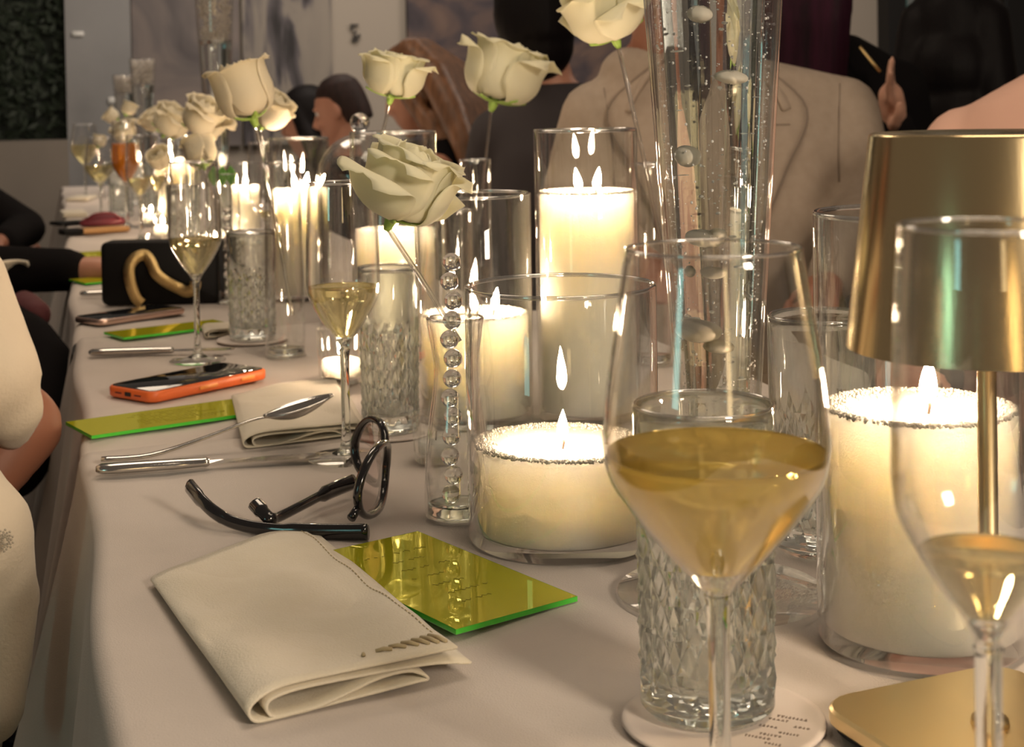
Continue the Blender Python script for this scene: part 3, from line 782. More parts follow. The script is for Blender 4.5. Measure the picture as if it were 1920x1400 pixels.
pearl(1297, 612, 80, 46, 'largest flat pearl low in the tall near vase', 0.002, 0.2)
pearl(1340, 640, 50, 26, 'pearl touching the right edge of the largest flat pearl', 0.018, 0.2)

# ------------------------------------------------------------------ bud vases with bead rods
BUD = [(0.0235, 0.0), (0.0250, 0.004), (0.0248, 0.030), (0.0225, 0.060), (0.0180, 0.090), (0.0165, 0.108), (0.0180, 0.125), (0.0215, 0.147)]
def bud_vase(label, loc, sc=1.0, n=48, prof=BUD):
    t_ = thing('bud_vase', label, 'bud vase', loc, 0, 'slim glass bud vases'); t_.scale = (sc, sc, sc)
    pr = smooth_prof(prof, 36); rim_ring(t_, pr[-1][0]-0.0009, pr[-1][1]+0.0003, 0.0011, n)
    G().lathe(shell(pr, 0.0018), n, closed=True).build('wall', 'glass', t_)
    G().lathe([(0.0002, 0.0003), (prof[0][0]-0.0012, 0.0003), (prof[0][0]-0.0004, 0.004), (prof[0][0]-0.001, 0.009), (0.0002, 0.008)], n).build('base', 'solid_glass', t_)
    return t_
TUBE = [(0.0235, 0.0), (0.0245, 0.003), (0.0240, 0.08), (0.0225, 0.15), (0.0235, 0.236)]
BV = at(860, 1.130)
bud_vase('curved glass bud vase holding a rod of clear beads beside the low candle', BV)
def bead_rod(label, base, top, n, r):
    t_ = thing('bead_rod', label, 'bead rod', base); base = Vector(base); d = Vector(top)-base
    for i in range(n):
        c = d*(i+0.5)/n; jit = Vector((math.sin(i*2.1)*0.0016, math.cos(i*1.7)*0.0014, 0))
        if i == 0: bd = G().ball((0, 0, 0), r, 20, 14).build('bead', 'bead_glass', t_, c+jit); me_ = bd.data
        else: bd = link('bead', me_, None, t_, c+jit)
    return t_
bead_rod('stack of clear glass beads standing in the curved bud vase', BV+Vector((-0.006, -0.003, 0.0095)), BV+Vector((-0.001, 0.003, 0.1960)), 13, 0.0070)
bead_rod('short stack of clear beads in the far slim tube vase', at(430, 2.3, 0.009), at(430, 2.3, 0.15), 10, 0.0068)
bud_vase('tall straight tube vase with a leaning clear stem left of the second flute', at(536, 1.83), 1.0, prof=TUBE)
bud_vase('tall tube vase behind the mid-height candle, below the round rose', at(896, 2.13), 0.95, prof=TUBE)
bud_vase('tall tube vase between the two-flame candle and the near tall vase', at(1222, 1.78), 0.98, prof=TUBE)
bud_vase('slim bud vase behind the right cut-glass tumbler', at(1625, 1.16), 0.95)
bud_vase('slim tube vase behind the bead rod', at(862, 1.72), 0.78, prof=TUBE)
bud_vase('far tube vase with a short bead stack', at(430, 2.3), 0.85, prof=TUBE)
bud_vase('far tube vase left of the slim far candle', at(385, 3.45), 0.9, n=28, prof=TUBE)

# clear cloche with ball knob
cl = thing('glass_cloche', 'clear domed glass cloche with a ball knob behind the tall candle', 'cloche', at(682, 2.12))
R_ = 0.062
pr = [(R_, 0.0), (R_, 0.06), (R_*0.995, 0.19)]+[(R_*math.cos(a), 0.20+0.064*math.sin(a)) for a in [PI/2*i/14 for i in range(15)]][:-1]+[(0.0006, 0.264)]
G().lathe(shell(pr, 0.0035), 56, closed=True).build('dome', 'thick_rim', cl)
G().ball((0, 0, 0.2795), 0.0140, 24, 16).build('knob', 'bead_glass', cl)

# ------------------------------------------------------------------ roses
def petal_mesh(seed, kind, R, Hh):
    """one petal leaning on the z axis, centred on +x; kind 0 bud .. 3 outer"""
    q = random.Random(seed)
    C = {0: [(0.06, 0.0), (0.36, 0.18), (0.46, 0.50), (0.36, 0.86), (0.16, 1.06)],
         1: [(0.06, 0.0), (0.50, 0.14), (0.64, 0.50), (0.56, 0.88), (0.40, 1.10)],
         2: [(0.06, 0.0), (0.60, 0.08), (0.82, 0.42), (0.80, 0.80), (0.84, 1.04), (0.95, 1.06)],
         3: [(0.06, 0.0), (0.62, 0.02), (0.92, 0.30), (0.98, 0.66), (1.08, 0.90), (1.26, 0.92)],
         4: [(0.06, 0.0), (0.60, -0.02), (0.98, 0.18), (1.18, 0.46), (1.36, 0.62), (1.54, 0.52)]}[kind]
    jr = q.uniform(0.94, 1.06)
    cl_ = bez([(r*jr, 0, z*q.uniform(0.97, 1.03)) for r, z in C], 20)
    nt_ = len(cl_)-1; ns = 12
    half = {0: 1.15, 1: 1.05, 2: 0.98, 3: 0.92, 4: 0.80}[kind]*q.uniform(0.92, 1.08)
    amp, ph1, ph2 = q.uniform(0.015, 0.045), q.uniform(0, 6), q.uniform(0, 6)
    curl = {0: 0.0, 1: 0.04, 2: 0.12, 3: 0.22, 4: 0.25}[kind]*q.uniform(0.6, 1.3)
    point = q.uniform(0.01, 0.06) if kind > 1 else 0.01
    vs, fs = [], []
    for i, c in enumerate(cl_):
        t_ = i/nt_
        wd = (min(1, t_*1.9+0.16))**0.8*math.sqrt(max(0, 1-(max(0, t_-0.42)/0.60)**2.6))
        for j in range(ns+1):
            s = -1+2*j/ns
            a = s*half*wd
            r = c.x; z = c.z
            # edges wrap, roll outward towards the tip
            e = abs(s)**3*t_**2
            r += curl*e*0.5-0.05*abs(s)**2*(1-t_); z -= curl*e*0.55
            if t_ > 0.85 and abs(s) < 0.3: z += point*(1-abs(s)/0.3)*(t_-0.85)/0.15
            r += amp*t_*t_*math.sin(3.2*s+ph1)+0.015*math.sin(5*t_+ph2)*t_
            z += amp*0.7*t_**2*math.cos(4.1*s+ph2)
            vs.append((R*r*math.cos(a), R*r*math.sin(a), Hh*z))
    for i in range(nt_):
        for j in range(ns): fs.append((i*(ns+1)+j, (i+1)*(ns+1)+j, (i+1)*(ns+1)+j+1, i*(ns+1)+j+1))
    return mesh(vs, fs, True, 'petal')
def rose(label, centre, R, seed, tilt=(0, 0, 0), layers=((0, 4), (1, 4), (2, 4), (3, 4)), stem=None, mat='petal', hscale=1.15, group='white roses', sep=True, stem_mat='clear_stem', stem_r=0.0020):
    """centre: middle of the bloom; the base of the cup hangs half a bloom below it"""
    q = random.Random(seed); Hh = R*hscale*1.05
    t_ = thing('rose', label, 'rose', centre, 0, group)
    t_.rotation_euler = tilt; Mr = t_.rotation_euler.to_matrix()
    a0 = q.uniform(0, 6.28); idx = 0
    for kind, n in layers:
        for k in range(n):
            me_ = petal_mesh(seed*100+idx, kind, R, Hh)
            me_.materials.append(MAT[mat])
            o = link('petal', me_, None, t_, (0, 0, -Hh*0.5)); o.rotation_euler = (0, 0, a0+2*PI*(k+q.uniform(-0.12, 0.12))/n+kind*0.9)
            thicken(o, 0.0005); idx += 1
    base = Vector((0, 0, -Hh*0.5))
    if sep:
        cx_ = G().loft([(0, 0, -R*0.34, R*0.055, R*0.055), (0, 0, -R*0.24, R*0.10, R*0.10), (0, 0, -R*0.10, R*0.13, R*0.13), (0, 0, R*0.02, R*0.16, R*0.16)], 12).build('calyx', 'sepal', t_, base)
        for k in range(5):
            a = 2*PI*k/5+a0; g = G(); ln = R*q.uniform(0.7, 1.0)*(1.0 if max(kk for kk, _ in layers) > 2 else 0.62)
            def f(u_, v_, a=a, ln=ln):
                s = (v_-0.5)*2; w_ = R*0.17*(1-u_)**0.7*(0.5+1.2*u_ if u_ < 0.4 else 1)
                r = R*0.10+ln*0.80*u_; z = R*(-0.09+0.17*u_*u_+0.05*s*s)-(0.10*R*u_ if k == 1 else 0)
                return Vector((r*math.cos(a)-s*w_*math.sin(a), r*math.sin(a)+s*w_*math.cos(a), z))
            thicken(g.sheet(f, 8, 4).build('sepal', 'sepal', cx_), 0.0006)
    if stem is not None:
        st = Mr.inverted() @ (Vector(stem)-Vector(centre)); b = base+Vector((0, 0, -R*0.28))
        mid = b.lerp(st, 0.5)+Vector((0.002, 0.001, 0))
        G().tube(bez([b, mid, st], 12), stem_r, 8).build('stem', stem_mat, t_)
    return t_
def rose_px(label, u, v, d, wpx, seed, tilt, stem_uvd=None, spread=1.0, **kw):
    c = W(u, v, d); R = wpx/2*dep(u, d)/FPX/spread
    return rose(label, c, R, seed, tilt, stem=(W(*stem_uvd) if stem_uvd else None), **kw)
OPEN = ((0, 4), (1, 4), (2, 5), (3, 3), (4, 2)); HALF = ((0, 4), (1, 4), (2, 5), (3, 3)); SHUT = ((0, 4), (1, 5), (2, 4))
rose_px('largest open white rose with drooping petals in front of the candles', 762, 348, 1.13, 240, 11, (0.35, 0.28, 0.5), (862, 640, 1.13), 1.25, layers=OPEN, hscale=1.2)
rose_px('white rose with green sepals against the brown-haired woman', 740, 142, 1.75, 130, 12, (0.15, 0.16, 0.2), (700, 300, 1.78), 1.10, layers=HALF, hscale=1.15)
rose_px('round full white rose above the mid-height candle', 942, 138, 2.13, 165, 13, (0.30, 0.10, 1.0), (898, 420, 2.13), 1.10, layers=HALF, hscale=1.25)
rose_px('white rose cut by the top edge beside the near tall vase', 1132, 18, 1.60, 178, 14, (-0.05, -0.42, 0.3), (1250, 500, 1.60), 1.18, layers=OPEN, hscale=1.35, stem_r=0.0024)
rose_px('closed cup-shaped white rose, front one of the pair at left', 458, 172, 1.83, 118, 15, (-0.05, -0.30, 0.0), (548, 590, 1.83), 0.88, layers=SHUT, mat='petal_warm', hscale=1.35, stem_r=0.0022)
rose_px('drooping white rose just behind the cup-shaped one at left', 508, 208, 2.35, 88, 16, (0.3, 0.5, 0.0), (500, 380, 2.35), 1.1, layers=HALF, mat='petal_warm', hscale=1.4)
far = [('blowsy white rose directly left of the cup-shaped rose', 383, 222, 2.5, 92, (0.5, 0.4, 0.3), (425, 420, 2.35), HALF),
       ('round white rose hanging lowest over the left flute', 377, 288, 2.3, 76, (-0.5, 0.2, 0.6), (430, 480, 2.3), SHUT),
       ('white rose in the middle of the far cluster', 322, 228, 3.1, 78, (0.6, 0.0, 1.0), (330, 380, 3.1), HALF),
       ('pale rose behind the middle of the far cluster', 292, 224, 3.6, 58, (0.1, -0.6, 0.0), (300, 412, 3.6), HALF),
       ('small closed rose low in the far cluster above the left votive', 300, 299, 2.9, 52, (0.3, -0.7, 0.4), (318, 420, 2.9), SHUT),
       ('white rose with pale green base beneath the two small vases', 232, 247, 4.3, 50, (0.2, -0.5, 0.2), (252, 374, 4.1), HALF),
       ('small white rose leftmost in front of the grey pillar', 210, 217, 4.7, 36, (0.1, -0.9, 0.0), (214, 362, 4.7), SHUT),
       ('small white rose just right of the leftmost one', 241, 204, 4.9, 36, (0.2, 0.4, 0.5), (258, 352, 4.9), SHUT),
       ('lowest far rose beside the far wine glass', 187, 265, 4.5, 32, (0.0, 0.3, 0.5), (197, 375, 4.5), SHUT)]
for k, (lb, u, v, d, wpx, tl_, st, ly) in enumerate(far):
    rose_px(lb, u, v, d, wpx, 30+k, tl_, st, 1.05, layers=ly, mat='petal_warm', hscale=1.2)
lfs = G()
for k in range(3):
    c = W(400+k*4, 312+k*6, 2.28)
    lfs = G().sheet(lambda a, b, c=c, k=k: c+Vector(((b-0.5)*0.016*math.sin(PI*max(0.05, a))+0.01*k, 0.003*math.cos(a*3), -0.03*a+0.005*k)), 8, 4)
    tag(thicken(lfs.build('rose_leaf', 'leaf'), 0.0006), ('bright green rose leaf highest above the left flute rim', 'middle green rose leaf above the left flute rim', 'lowest green rose leaf above the left flute rim')[k], 'leaf', 'green leaves under the low rose')
# ------------------------------------------------------------------ brass table lamp
LP = at(1857, 0.724)
lamp = thing('table_lamp', 'brushed brass table lamp with conical shade at the right edge', 'lamp', LP, 0.10)
G().slab(0.112, 0.112, 0.0035, 0.018, 0.0008).build('foot_pad', 'black_rubber', lamp)
G().slab(0.118, 0.118, 0.0085, 0.020, 0.0015, (0, 0, 0.0035)).build('base', 'brass_satin', lamp, sharp=40)
G().lathe([(0.0002, 0.011), (0.009, 0.012), (0.0085, 0.015), (0.0048, 0.018), (0.0044, 0.20), (0.0044, 0.268), (0.0002, 0.268)], 24).build('pole', 'brass_satin', lamp)
z0s, z1s, r0s, r1s = 0.190, 0.2900, 0.0645, 0.0522
shd = G().lathe([(r0s-0.0012, z0s), (r0s, z0s), (r0s-0.0001, z0s+0.001), (r1s+0.0006, z1s-0.0012), (r1s, z1s), (r1s-0.002, z1s+0.0006), (0.0002, z1s+0.0006), (0.0002, z1s-0.0016), (r1s-0.002, z1s-0.0016), (r0s-0.0022, z0s+0.001), (r0s-0.0012, z0s)], 96).build('shade', 'brass', lamp, sharp=50)
emit('led', (1.0, 0.74, 0.45), 26.0)
G().lathe([(0.0002, 0.262), (0.026, 0.262), (0.026, 0.266), (0.0002, 0.268)], 32).build('led_disc', 'led', shd)

# ------------------------------------------------------------------ neon acrylic cards
def card(label, c0, c1, c3, th=0.0032, text=True, seed=1):
    """corners on the table: c0 origin, c1 along the length, c3 along the width"""
    ax = (c1-c0); ay = (c3-c0); ay = ay-ax.normalized()*ay.dot(ax.normalized())
    L_, Wd = ax.length, ay.length; rz = math.atan2(ax.y, ax.x)
    t_ = thing('acrylic_card', label, 'card', (c0+ax/2+ay/2), rz, 'neon acrylic place cards')
    s = 1 if ax.cross(ay).z > 0 else -1
    g = G(); hx, hy = L_/2, Wd/2
    g.add([(-hx, -hy, 0), (hx, -hy, 0), (hx, hy, 0), (-hx, hy, 0), (-hx, -hy, th), (hx, -hy, th), (hx, hy, th), (-hx, hy, th)], [(0, 1, 5, 4), (1, 2, 6, 5), (2, 3, 7, 6), (3, 0, 4, 7), (0, 3, 2, 1)])
    g.build('edge', 'neon_edge', t_, smooth=False)
    e = 0.0002
    G().add([(-hx+e, -hy+e, th), (hx-e, -hy+e, th), (hx-e, hy-e, th), (-hx+e, hy-e, th)], [(0, 1, 2, 3)]).build('mirror_face', 'neon_face', t_, smooth=False)
    if text:
        q = random.Random(seed)
        for row in range(7):
            g = G(); x = -hx*0.45+q.uniform(0, 0.01); y = hy*(0.62-row*0.2)
            x1 = hx*0.30+q.uniform(-0.01, 0.02); pts = []
            while x < x1:
                a = x*1500; pts.append((x, y+0.0012*math.sin(a)+0.0006*math.sin(a*0.43+row), th+0.00015)); x += 0.0006
                if q.random() < 0.035 or x >= x1:
                    if len(pts) > 3: g.tube(pts, 0.00016, 3)
                    pts = []; x += 0.003
            g.build('lettering', 'engraving', t_)
    return t_
card('neon yellow acrylic card half under the nearest napkin', P(855, 1190), P(1083, 1127)+(P(1083,1127)-P(855,1190))*0.0, P(612, 1042), seed=1)
card('neon yellow acrylic card lying left of the silver spoon', P(172, 823), P(522, 772), P(185, 788), seed=2)
card('neon yellow acrylic card by the pink phone on the second table', P(232, 637), P(440, 612), P(225, 623), seed=3, text=False)
card('neon green card just left of the black bag', P(160, 534), P(215, 529), P(158, 524), text=False)
card('farthest neon card, just above the dark sleeve', P(150, 487), P(205, 484), P(150, 475), text=False)

# ------------------------------------------------------------------ phones
def phone(label, a, b, wd, body, orange=False):
    """a,b: near long edge on the table from bottom end to top end"""
    ax = b-a; L_ = ax.length; rz = math.atan2(ax.y, ax.x)
    n = Vector((-ax.y, ax.x, 0)).normalized()
    t_ = thing('phone', label, 'phone', a+ax/2+n*wd/2, rz)
    h = 0.0115 if orange else 0.0085
    cs = G().slab(L_, wd, h, 0.012, 0.0018, seg=8).build('case', body, t_, sharp=50)
    G().slab(L_-0.006, wd-0.006, 0.0010, 0.0095, 0.0003, (0, 0, h-0.0004), seg=8).build('screen', 'screen', t_, sharp=50)
    if orange:
        for x, ln in ((-L_*0.04, 0.026), (L_*0.30, 0.020)):
            G().slab(ln, 0.0042, 0.0012, 0.002, 0.0004).xf(Matrix.Translation((x, -wd/2, h*0.52)) @ Matrix.Rotation(PI/2, 4, 'X')).build('button', 'orange_button', cs)
        G().box((-L_/2-0.0001, 0, h*0.5), (0.0012, 0.0095, 0.0042)).build('charging_port', 'black_rubber', cs, smooth=False)
        for s in (-1, 1):
            G().box((-L_/2-0.0001, s*0.016, h*0.5), (0.0012, 0.010, 0.0012)).build('speaker_slot', 'wine_print', cs, smooth=False)
    else:
        for x, ln in ((-0.01, 0.016), (0.03, 0.010)):
            G().slab(ln, 0.0030, 0.0010, 0.0014, 0.0003).xf(Matrix.Translation((x, -wd/2, h*0.5)) @ Matrix.Rotation(PI/2, 4, 'X')).build('button', 'rose_gold', cs)
    return t_
a, b = P(285, 757), P(532, 704); phone('phone in an orange case beside the second flute foot', a, a+(b-a).normalized()*0.165, 0.078, 'orange_case', True)
a, b = P(190, 612), P(343, 589); phone('rose-gold phone with black screen in front of the black bag', a, a+(b-a).normalized()*0.150, 0.072, 'rose_gold')
a, b = P(112, 424), P(166, 420); phone('black phone on the far table next to the red purse', a, a+(b-a).normalized()*0.15, 0.07, 'black_leather')

# ------------------------------------------------------------------ cutlery
def knife(label, a, b, w_=0.0165, hfrac=0.47, z=0.0):
    ax = b-a; L_ = ax.length; t_ = thing('knife', label, 'knife', a+Vector((0, 0, z)), math.atan2(ax.y, ax.x), 'table knives')
    h = L_*hfrac
    rings = [(0, 0.35, 0.5), (0.004, 0.9, 0.9), (h*0.2, 1.0, 1.0), (h*0.7, 0.85, 0.95), (h*0.94, 0.60, 0.8), (h*0.97, 0.72, 0.9), (h, 0.60, 0.6)]
    vs, fs = [], []; n = 12
    for x, wy, hz in rings:
        for k in range(n):
            an = 2*PI*k/n; vs.append((x, w_/2*wy*math.cos(an), 0.0048+0.0046*hz*math.sin(an)))
    for i in range(len(rings)-1):
        for k in range(n): l = (k+1) % n; fs.append((i*n+k, (i+1)*n+k, (i+1)*n+l, i*n+l))
    fs.append(tuple(range(n))); fs.append(tuple((len(rings)-1)*n+k for k in range(n-1, -1, -1)))
    G().add(vs, fs).build('handle', 'steel', t_)
    bl = [(h-0.001, 0.0035), (h+0.012, 0.0050), (h+(L_-h)*0.5, 0.0085), (h+(L_-h)*0.85, 0.0085), (L_-0.004, 0.005), (L_, 0.0005)]
    vs, fs = [], []
    for x, hw in bl: vs += [(x, -hw, 0.0042), (x, hw*0.55, 0.0056), (x, hw*0.55, 0.0036), (x, -hw, 0.0038)]
    for i in range(len(bl)-1):
        for k in range(4): l = (k+1) % 4; fs.append((i*4+k, (i+1)*4+k, (i+1)*4+l, i*4+l))
    fs.append((0, 1, 2, 3)); fs.append(tuple((len(bl)-1)*4+k for k in (3, 2, 1, 0)))
    G().add(vs, fs).build('blade', 'steel', t_, smooth=False)
    return t_
knife('silver dinner knife nearest the black eyeglasses', P(180, 890), P(600, 862), 0.020, 0.50)
knife('silver knife lying under the foot of the left flute', P(167, 668), P(440, 660), 0.018, 0.58)
knife('silver knife left of the black bag', P(150, 556), P(330, 549), 0.016, 0.5)
a, b = P(190, 867), P(574, 800, 0.02)
sp_ = thing('spoon', 'silver spoon with its bowl resting on the middle napkin', 'spoon', a)
vec = Vector((b.x-a.x, b.y-a.y, 0)); L_ = vec.length*0.80; sp_.rotation_euler[2] = math.atan2(vec.y, vec.x)
hp = bez([(0, 0, 0.003), (L_*0.3, 0, 0.004), (L_*0.65, 0, 0.017), (L_*0.9, 0, 0.0285), (L_, 0, 0.031)], 20)
G().tube(hp, [0.0052, 0.0060]+[0.0056-0.0030*i/(len(hp)-3) for i in range(len(hp)-2)], 10, flat=(1, 0.36)).build('handle', 'steel', sp_)
def spoonf(u_, v_):
    x = L_-0.002+0.062*u_; w_ = 0.020*math.sin(PI*min(1, (u_*0.93+0.045)))**0.62; s = (v_-0.5)*2
    return Vector((x, s*w_, 0.0315+0.016*u_-0.010*(1-s*s)*math.sin(PI*u_)))
thicken(G().sheet(spoonf, 18, 12).build('bowl', 'steel', sp_), 0.0012)

# ------------------------------------------------------------------ napkins
NPATH = [(858, 1214), (800, 1226), (700, 1247), (600, 1268), (530, 1285), (488, 1307), (467, 1332), (478, 1352), (515, 1361), (580, 1352), (660, 1336), (740, 1320), (788, 1305), (803, 1285), (795, 1265), (765, 1258), (710, 1272), (640, 1306), (590, 1330), (545, 1347), (512, 1344), (500, 1327), (512, 1309), (560, 1291), (640, 1274), (730, 1257), (820, 1243), (884, 1243)]
A0, B0 = P(478, 1361), P(884, 1256)
def napkin_profile():
    ax = (B0-A0); n = Vector((ax.y, -ax.x, 0)).normalized(); out = []
    for u, v in NPATH:
        r = ray(u, v)
        k = (A0-CAM).dot(n)/r.dot(n); p = CAM+k*r
        out.append(((p-A0).dot(ax)/ax.length_squared, max(p.z-T, 0.0012)))
    return out
NP = napkin_profile()
def napkin(label, FLn, FRn, BLn, BRn, zs=1.0, zb=0.45, fray=True, seed=1, curve=0.0):
    """folded cloth: the scrolled section at the front edge runs back, getting flatter"""
    t_ = thing('napkin', label, 'napkin', FLn, 0, 'folded cream napkins')
    prof = [(p.x, p.z) for p in bez([(a_, 0, z) for a_, z in NP], 108)]
    m = len(prof); nv = 26
    def f(u_, v_):
        i = int(round(u_*(m-1))); a_, z = prof[i]
        fr = FLn+(FRn-FLn)*a_; bk = BLn+(BRn-BLn)*a_
        p = fr.lerp(bk, v_)
        zz = z*zs*(1+(zb-1)*v_**0.9)
        # layers settle together towards the back
        p += Vector((0, 0, zz)); top = 1 if i < m*0.2 else 0
        sag = -0.0035*top*zs*math.sin(PI*v_)*math.sin(PI*min(1, max(0, a_)))
        p.z += sag+0.0045*zs*top*noise.noise((p.x*22, p.y*22, seed*3.1))*min(1, v_*6)
        p.z += 0.0018*zs*math.sin(v_*7+a_*4)*v_*(1-v_)
        return p-FLn
    o = G().sheet(f, m-1, nv).build('cloth', 'napkin', t_); thicken(o, 0.0015*max(0.6, zs))
    if fray:
        for k in range(7):
            u0 = 0.010+0.010*k; i = int(u0*(m-1)); p = f(u0, 0.030+0.004*k); q_ = f(u0+0.008, 0.085-0.004*k)
            G().tube([p+Vector((0, 0, 0.0014)), (p+q_)/2+Vector((0, 0, 0.0022)), q_+Vector((0, 0, 0.0012))], 0.0011, 6).build('fringe', 'stitch', t_)
        g = G()
        for k in range(46):
            v_ = 0.10+0.88*k/46; p = f(0.012, v_); q_ = f(0.012, v_+0.010)
            g.tube([p+Vector((0, 0, 0.0010)), q_+Vector((0, 0, 0.0010))], 0.00045, 4)
        g.build('hem_stitching', 'stitch', t_)
    return t_
napkin('folded cream napkin in the foreground with scrolled front edge', A0, B0, P(292, 1092), P(578, 990), 1.0, 0.40, True, 1)
napkin('folded cream napkin under the spoon and second flute', P(462, 842), P(690, 812), P(440, 748, 0.0), P(640, 716), 0.80, 0.5, False, 2)
napkin('small folded napkin beside the second neon card', P(386, 634), P(470, 626), P(380, 618), P(455, 608), 0.62, 0.7, False, 3)

# ------------------------------------------------------------------ eyeglasses, upside down
def glasses():
    A, B = P(690, 1001), P(682, 893)              # near and far hinge on the cloth
    t_ = thing('eyeglasses', 'black-framed eyeglasses lying upside down beside the second flute', 'eyeglasses', (A+B)/2)
    o = (A+B)/2
    ax = (B-A); Wd = ax.length; ex = ax.normalized(); ez = Vector((0, 0, 1)); ey = Vector((ex.y, -ex.x, 0))  # ey: away from the temples
    if ey.dot(RGT) < 0: ey = -ey
    def F(s, z):                                   # wrapped front: s -1..1 along, z up
        bow = 0.026*(1-s*s)-0.013
        return ex*(s*Wd/2)+ey*(bow+0.10*z)+ez*z
    for side in (-1, 1):
        c = side*0.53; ring = []; inner = []
        for k in range(40):
            an = 2*PI*k/40; sx_ = math.copysign(abs(math.cos(an))**0.85, math.cos(an)); sz_ = math.copysign(abs(math.sin(an))**0.8, math.sin(an))
            z = 0.030+0.0245*sz_; wdt = 0.40*(1-0.22*max(0, (z-0.03)/0.03))
            ring.append(F(c+wdt*sx_, z))
        rim_ = G().tube(ring+[ring[0], ring[1]], 0.0030, 8, flat=(1.0, 1.3), cap=False).build('rim', 'black_acetate', t_)
        ctr = sum(ring, Vector())/len(ring)
        lens = G(); rings = [[ctr+(p-ctr)*k/4*0.97+ey*0.0022*(1-(k/4)**2) for p in ring] for k in range(1, 5)]
        vs = [ctr+ey*0.0022]+[p for r in rings for p in r]; fs = [(0, 1+k, 1+(k+1) % 40) for k in range(40)]
        for r in range(3):
            for k in range(40): fs.append((1+r*40+k, 1+(r+1)*40+k, 1+(r+1)*40+(k+1) % 40, 1+r*40+(k+1) % 40))
        lens.add(vs, fs).build('lens', 'lens', rim_)
    G().tube(bez([F(-0.16, 0.022), F(-0.08, 0.017), F(0.08, 0.017), F(0.16, 0.022)], 12), 0.0024, 8).build('bridge', 'black_acetate', t_)
    for side in (-1, 1):
        G().tube([F(side*0.88, 0.018), F(side*1.0, 0.012)], [0.003, 0.0034], 8).build('end_piece', 'black_acetate', t_)
        G().tube([F(side*0.16, 0.030), F(side*0.12, 0.036)-ey*0.006], 0.0022, 8).build('nose_pad', 'tortoise', t_)
    near = [P(690, 997, 0.006), P(600, 997, 0.004), P(500, 992, 0.004), P(440, 980, 0.005), P(405, 962, 0.010), P(378, 938, 0.016), P(356, 912, 0.020)]
    G().tube([p-o for p in bez(near, 36)], [0.0052]*10+[0.0042]*12+[0.0046]*9+[0.0054]*6, 10, flat=(0.7, 1.15)).build('temple', 'black_acetate', t_)
    farp = [P(662, 903, 0.010), P(615, 922, 0.010), P(565, 948, 0.009), P(525, 968, 0.008), P(508, 973, 0.009), P(493, 960, 0.013), P(478, 944, 0.016)]
    G().tube([p-o for p in bez(farp, 36)], [0.0056]*8+[0.0036]*14+[0.0044]*9+[0.0052]*6, 10, flat=(0.7, 1.1)).build('temple', 'black_acetate', t_)
glasses()

# ------------------------------------------------------------------ black evening bag with gold wave handle
BG = at(311, 2.30)
bag = thing('evening_bag', 'black box clutch with wavy gold handle standing behind the left flute', 'bag', BG, -0.30)
Mx = Matrix.Rotation(PI/2, 4, 'X')
G().slab(0.188, 0.098, 0.045, 0.010, 0.003, seg=6).xf(Matrix.Translation((0, 0.0225, 0.0495)) @ Mx).build('body', 'black_leather', bag, sharp=60)
wave = [(262, 590), (252, 560), (243, 530), (241, 502), (252, 484), (268, 480), (280, 494), (290, 514), (308, 530), (328, 543), (346, 550), (360, 542), (362, 530)]
Mi = (Matrix.Translation(BG) @ Matrix.Rotation(-0.30, 4, 'Z')).inverted()
pts = []
for u, v in wave:
    p = Mi @ W(u, v, 2.255); pts.append(Vector((p.x, -0.030+0.004*math.sin(u*0.1), max(p.z, 0.003))))
pts = bez(pts, 60); vs, fs = [], []
for i, p in enumerate(pts):
    tg = (pts[min(i+1, len(pts)-1)]-pts[max(i-1, 0)]).normalized(); nr = Vector((-tg.z, 0, tg.x)).normalized()*0.0085
    vs += [p-nr, p+nr]
for i in range(len(pts)-1): fs.append((2*i, 2*i+1, 2*i+3, 2*i+2))
thicken(G().add(vs, fs).build('handle', 'gold', bag), 0.003)

# ------------------------------------------------------------------ clutter on the far tables
def napfar(label, a, b, d_, h=0.012):
    ax = b-a; n = Vector((-ax.y, ax.x, 0)).normalized()*d_
    t_ = thing('napkin', label, 'napkin', a+ax/2+n/2, math.atan2(ax.y, ax.x), 'flat folded napkins on the far tables')
    for k in range(3): G().slab(ax.length*(1-0.02*k), d_*(1-0.03*k), h/3*0.92, 0.006, 0.0015, (0, 0, h/3*k)).build('fold', 'napkin', t_)
napfar('flat folded pale napkin behind the black phone on the far table', P(118, 408), P(165, 406), 0.16)
napfar('flat folded napkin farthest down the table', P(122, 378), P(165, 377), 0.18)
pr_ = thing('purse', 'small dark red purse on the far table by the ribbed glasses', 'purse', P(193, 422), 0.1)
g = G(); g.loft([(0, 0, 0.0, 0.055, 0.025), (0, 0, 0.008, 0.060, 0.028), (0, 0, 0.018, 0.05, 0.02), (0, 0, 0.026, 0.03, 0.009)], 20); g.build('body', 'red_leather', pr_)
G().tube(bez([(-0.04, -0.012, 0.018), (-0.02, -0.022, 0.03), (0.02, -0.02, 0.03), (0.042, -0.012, 0.016)], 16), 0.004, 8).build('strap', 'red_leather', pr_)
wl = thing('wallet', 'slim tan wallet in front of the dark red purse', 'wallet', P(180, 436), 0.25)
G().slab(0.16, 0.05, 0.012, 0.012, 0.003).build('cover', 'tan_leather', wl)
G().slab(0.05, 0.052, 0.013, 0.004, 0.001, (-0.06, 0, 0)).build('flap', 'black_leather', wl)
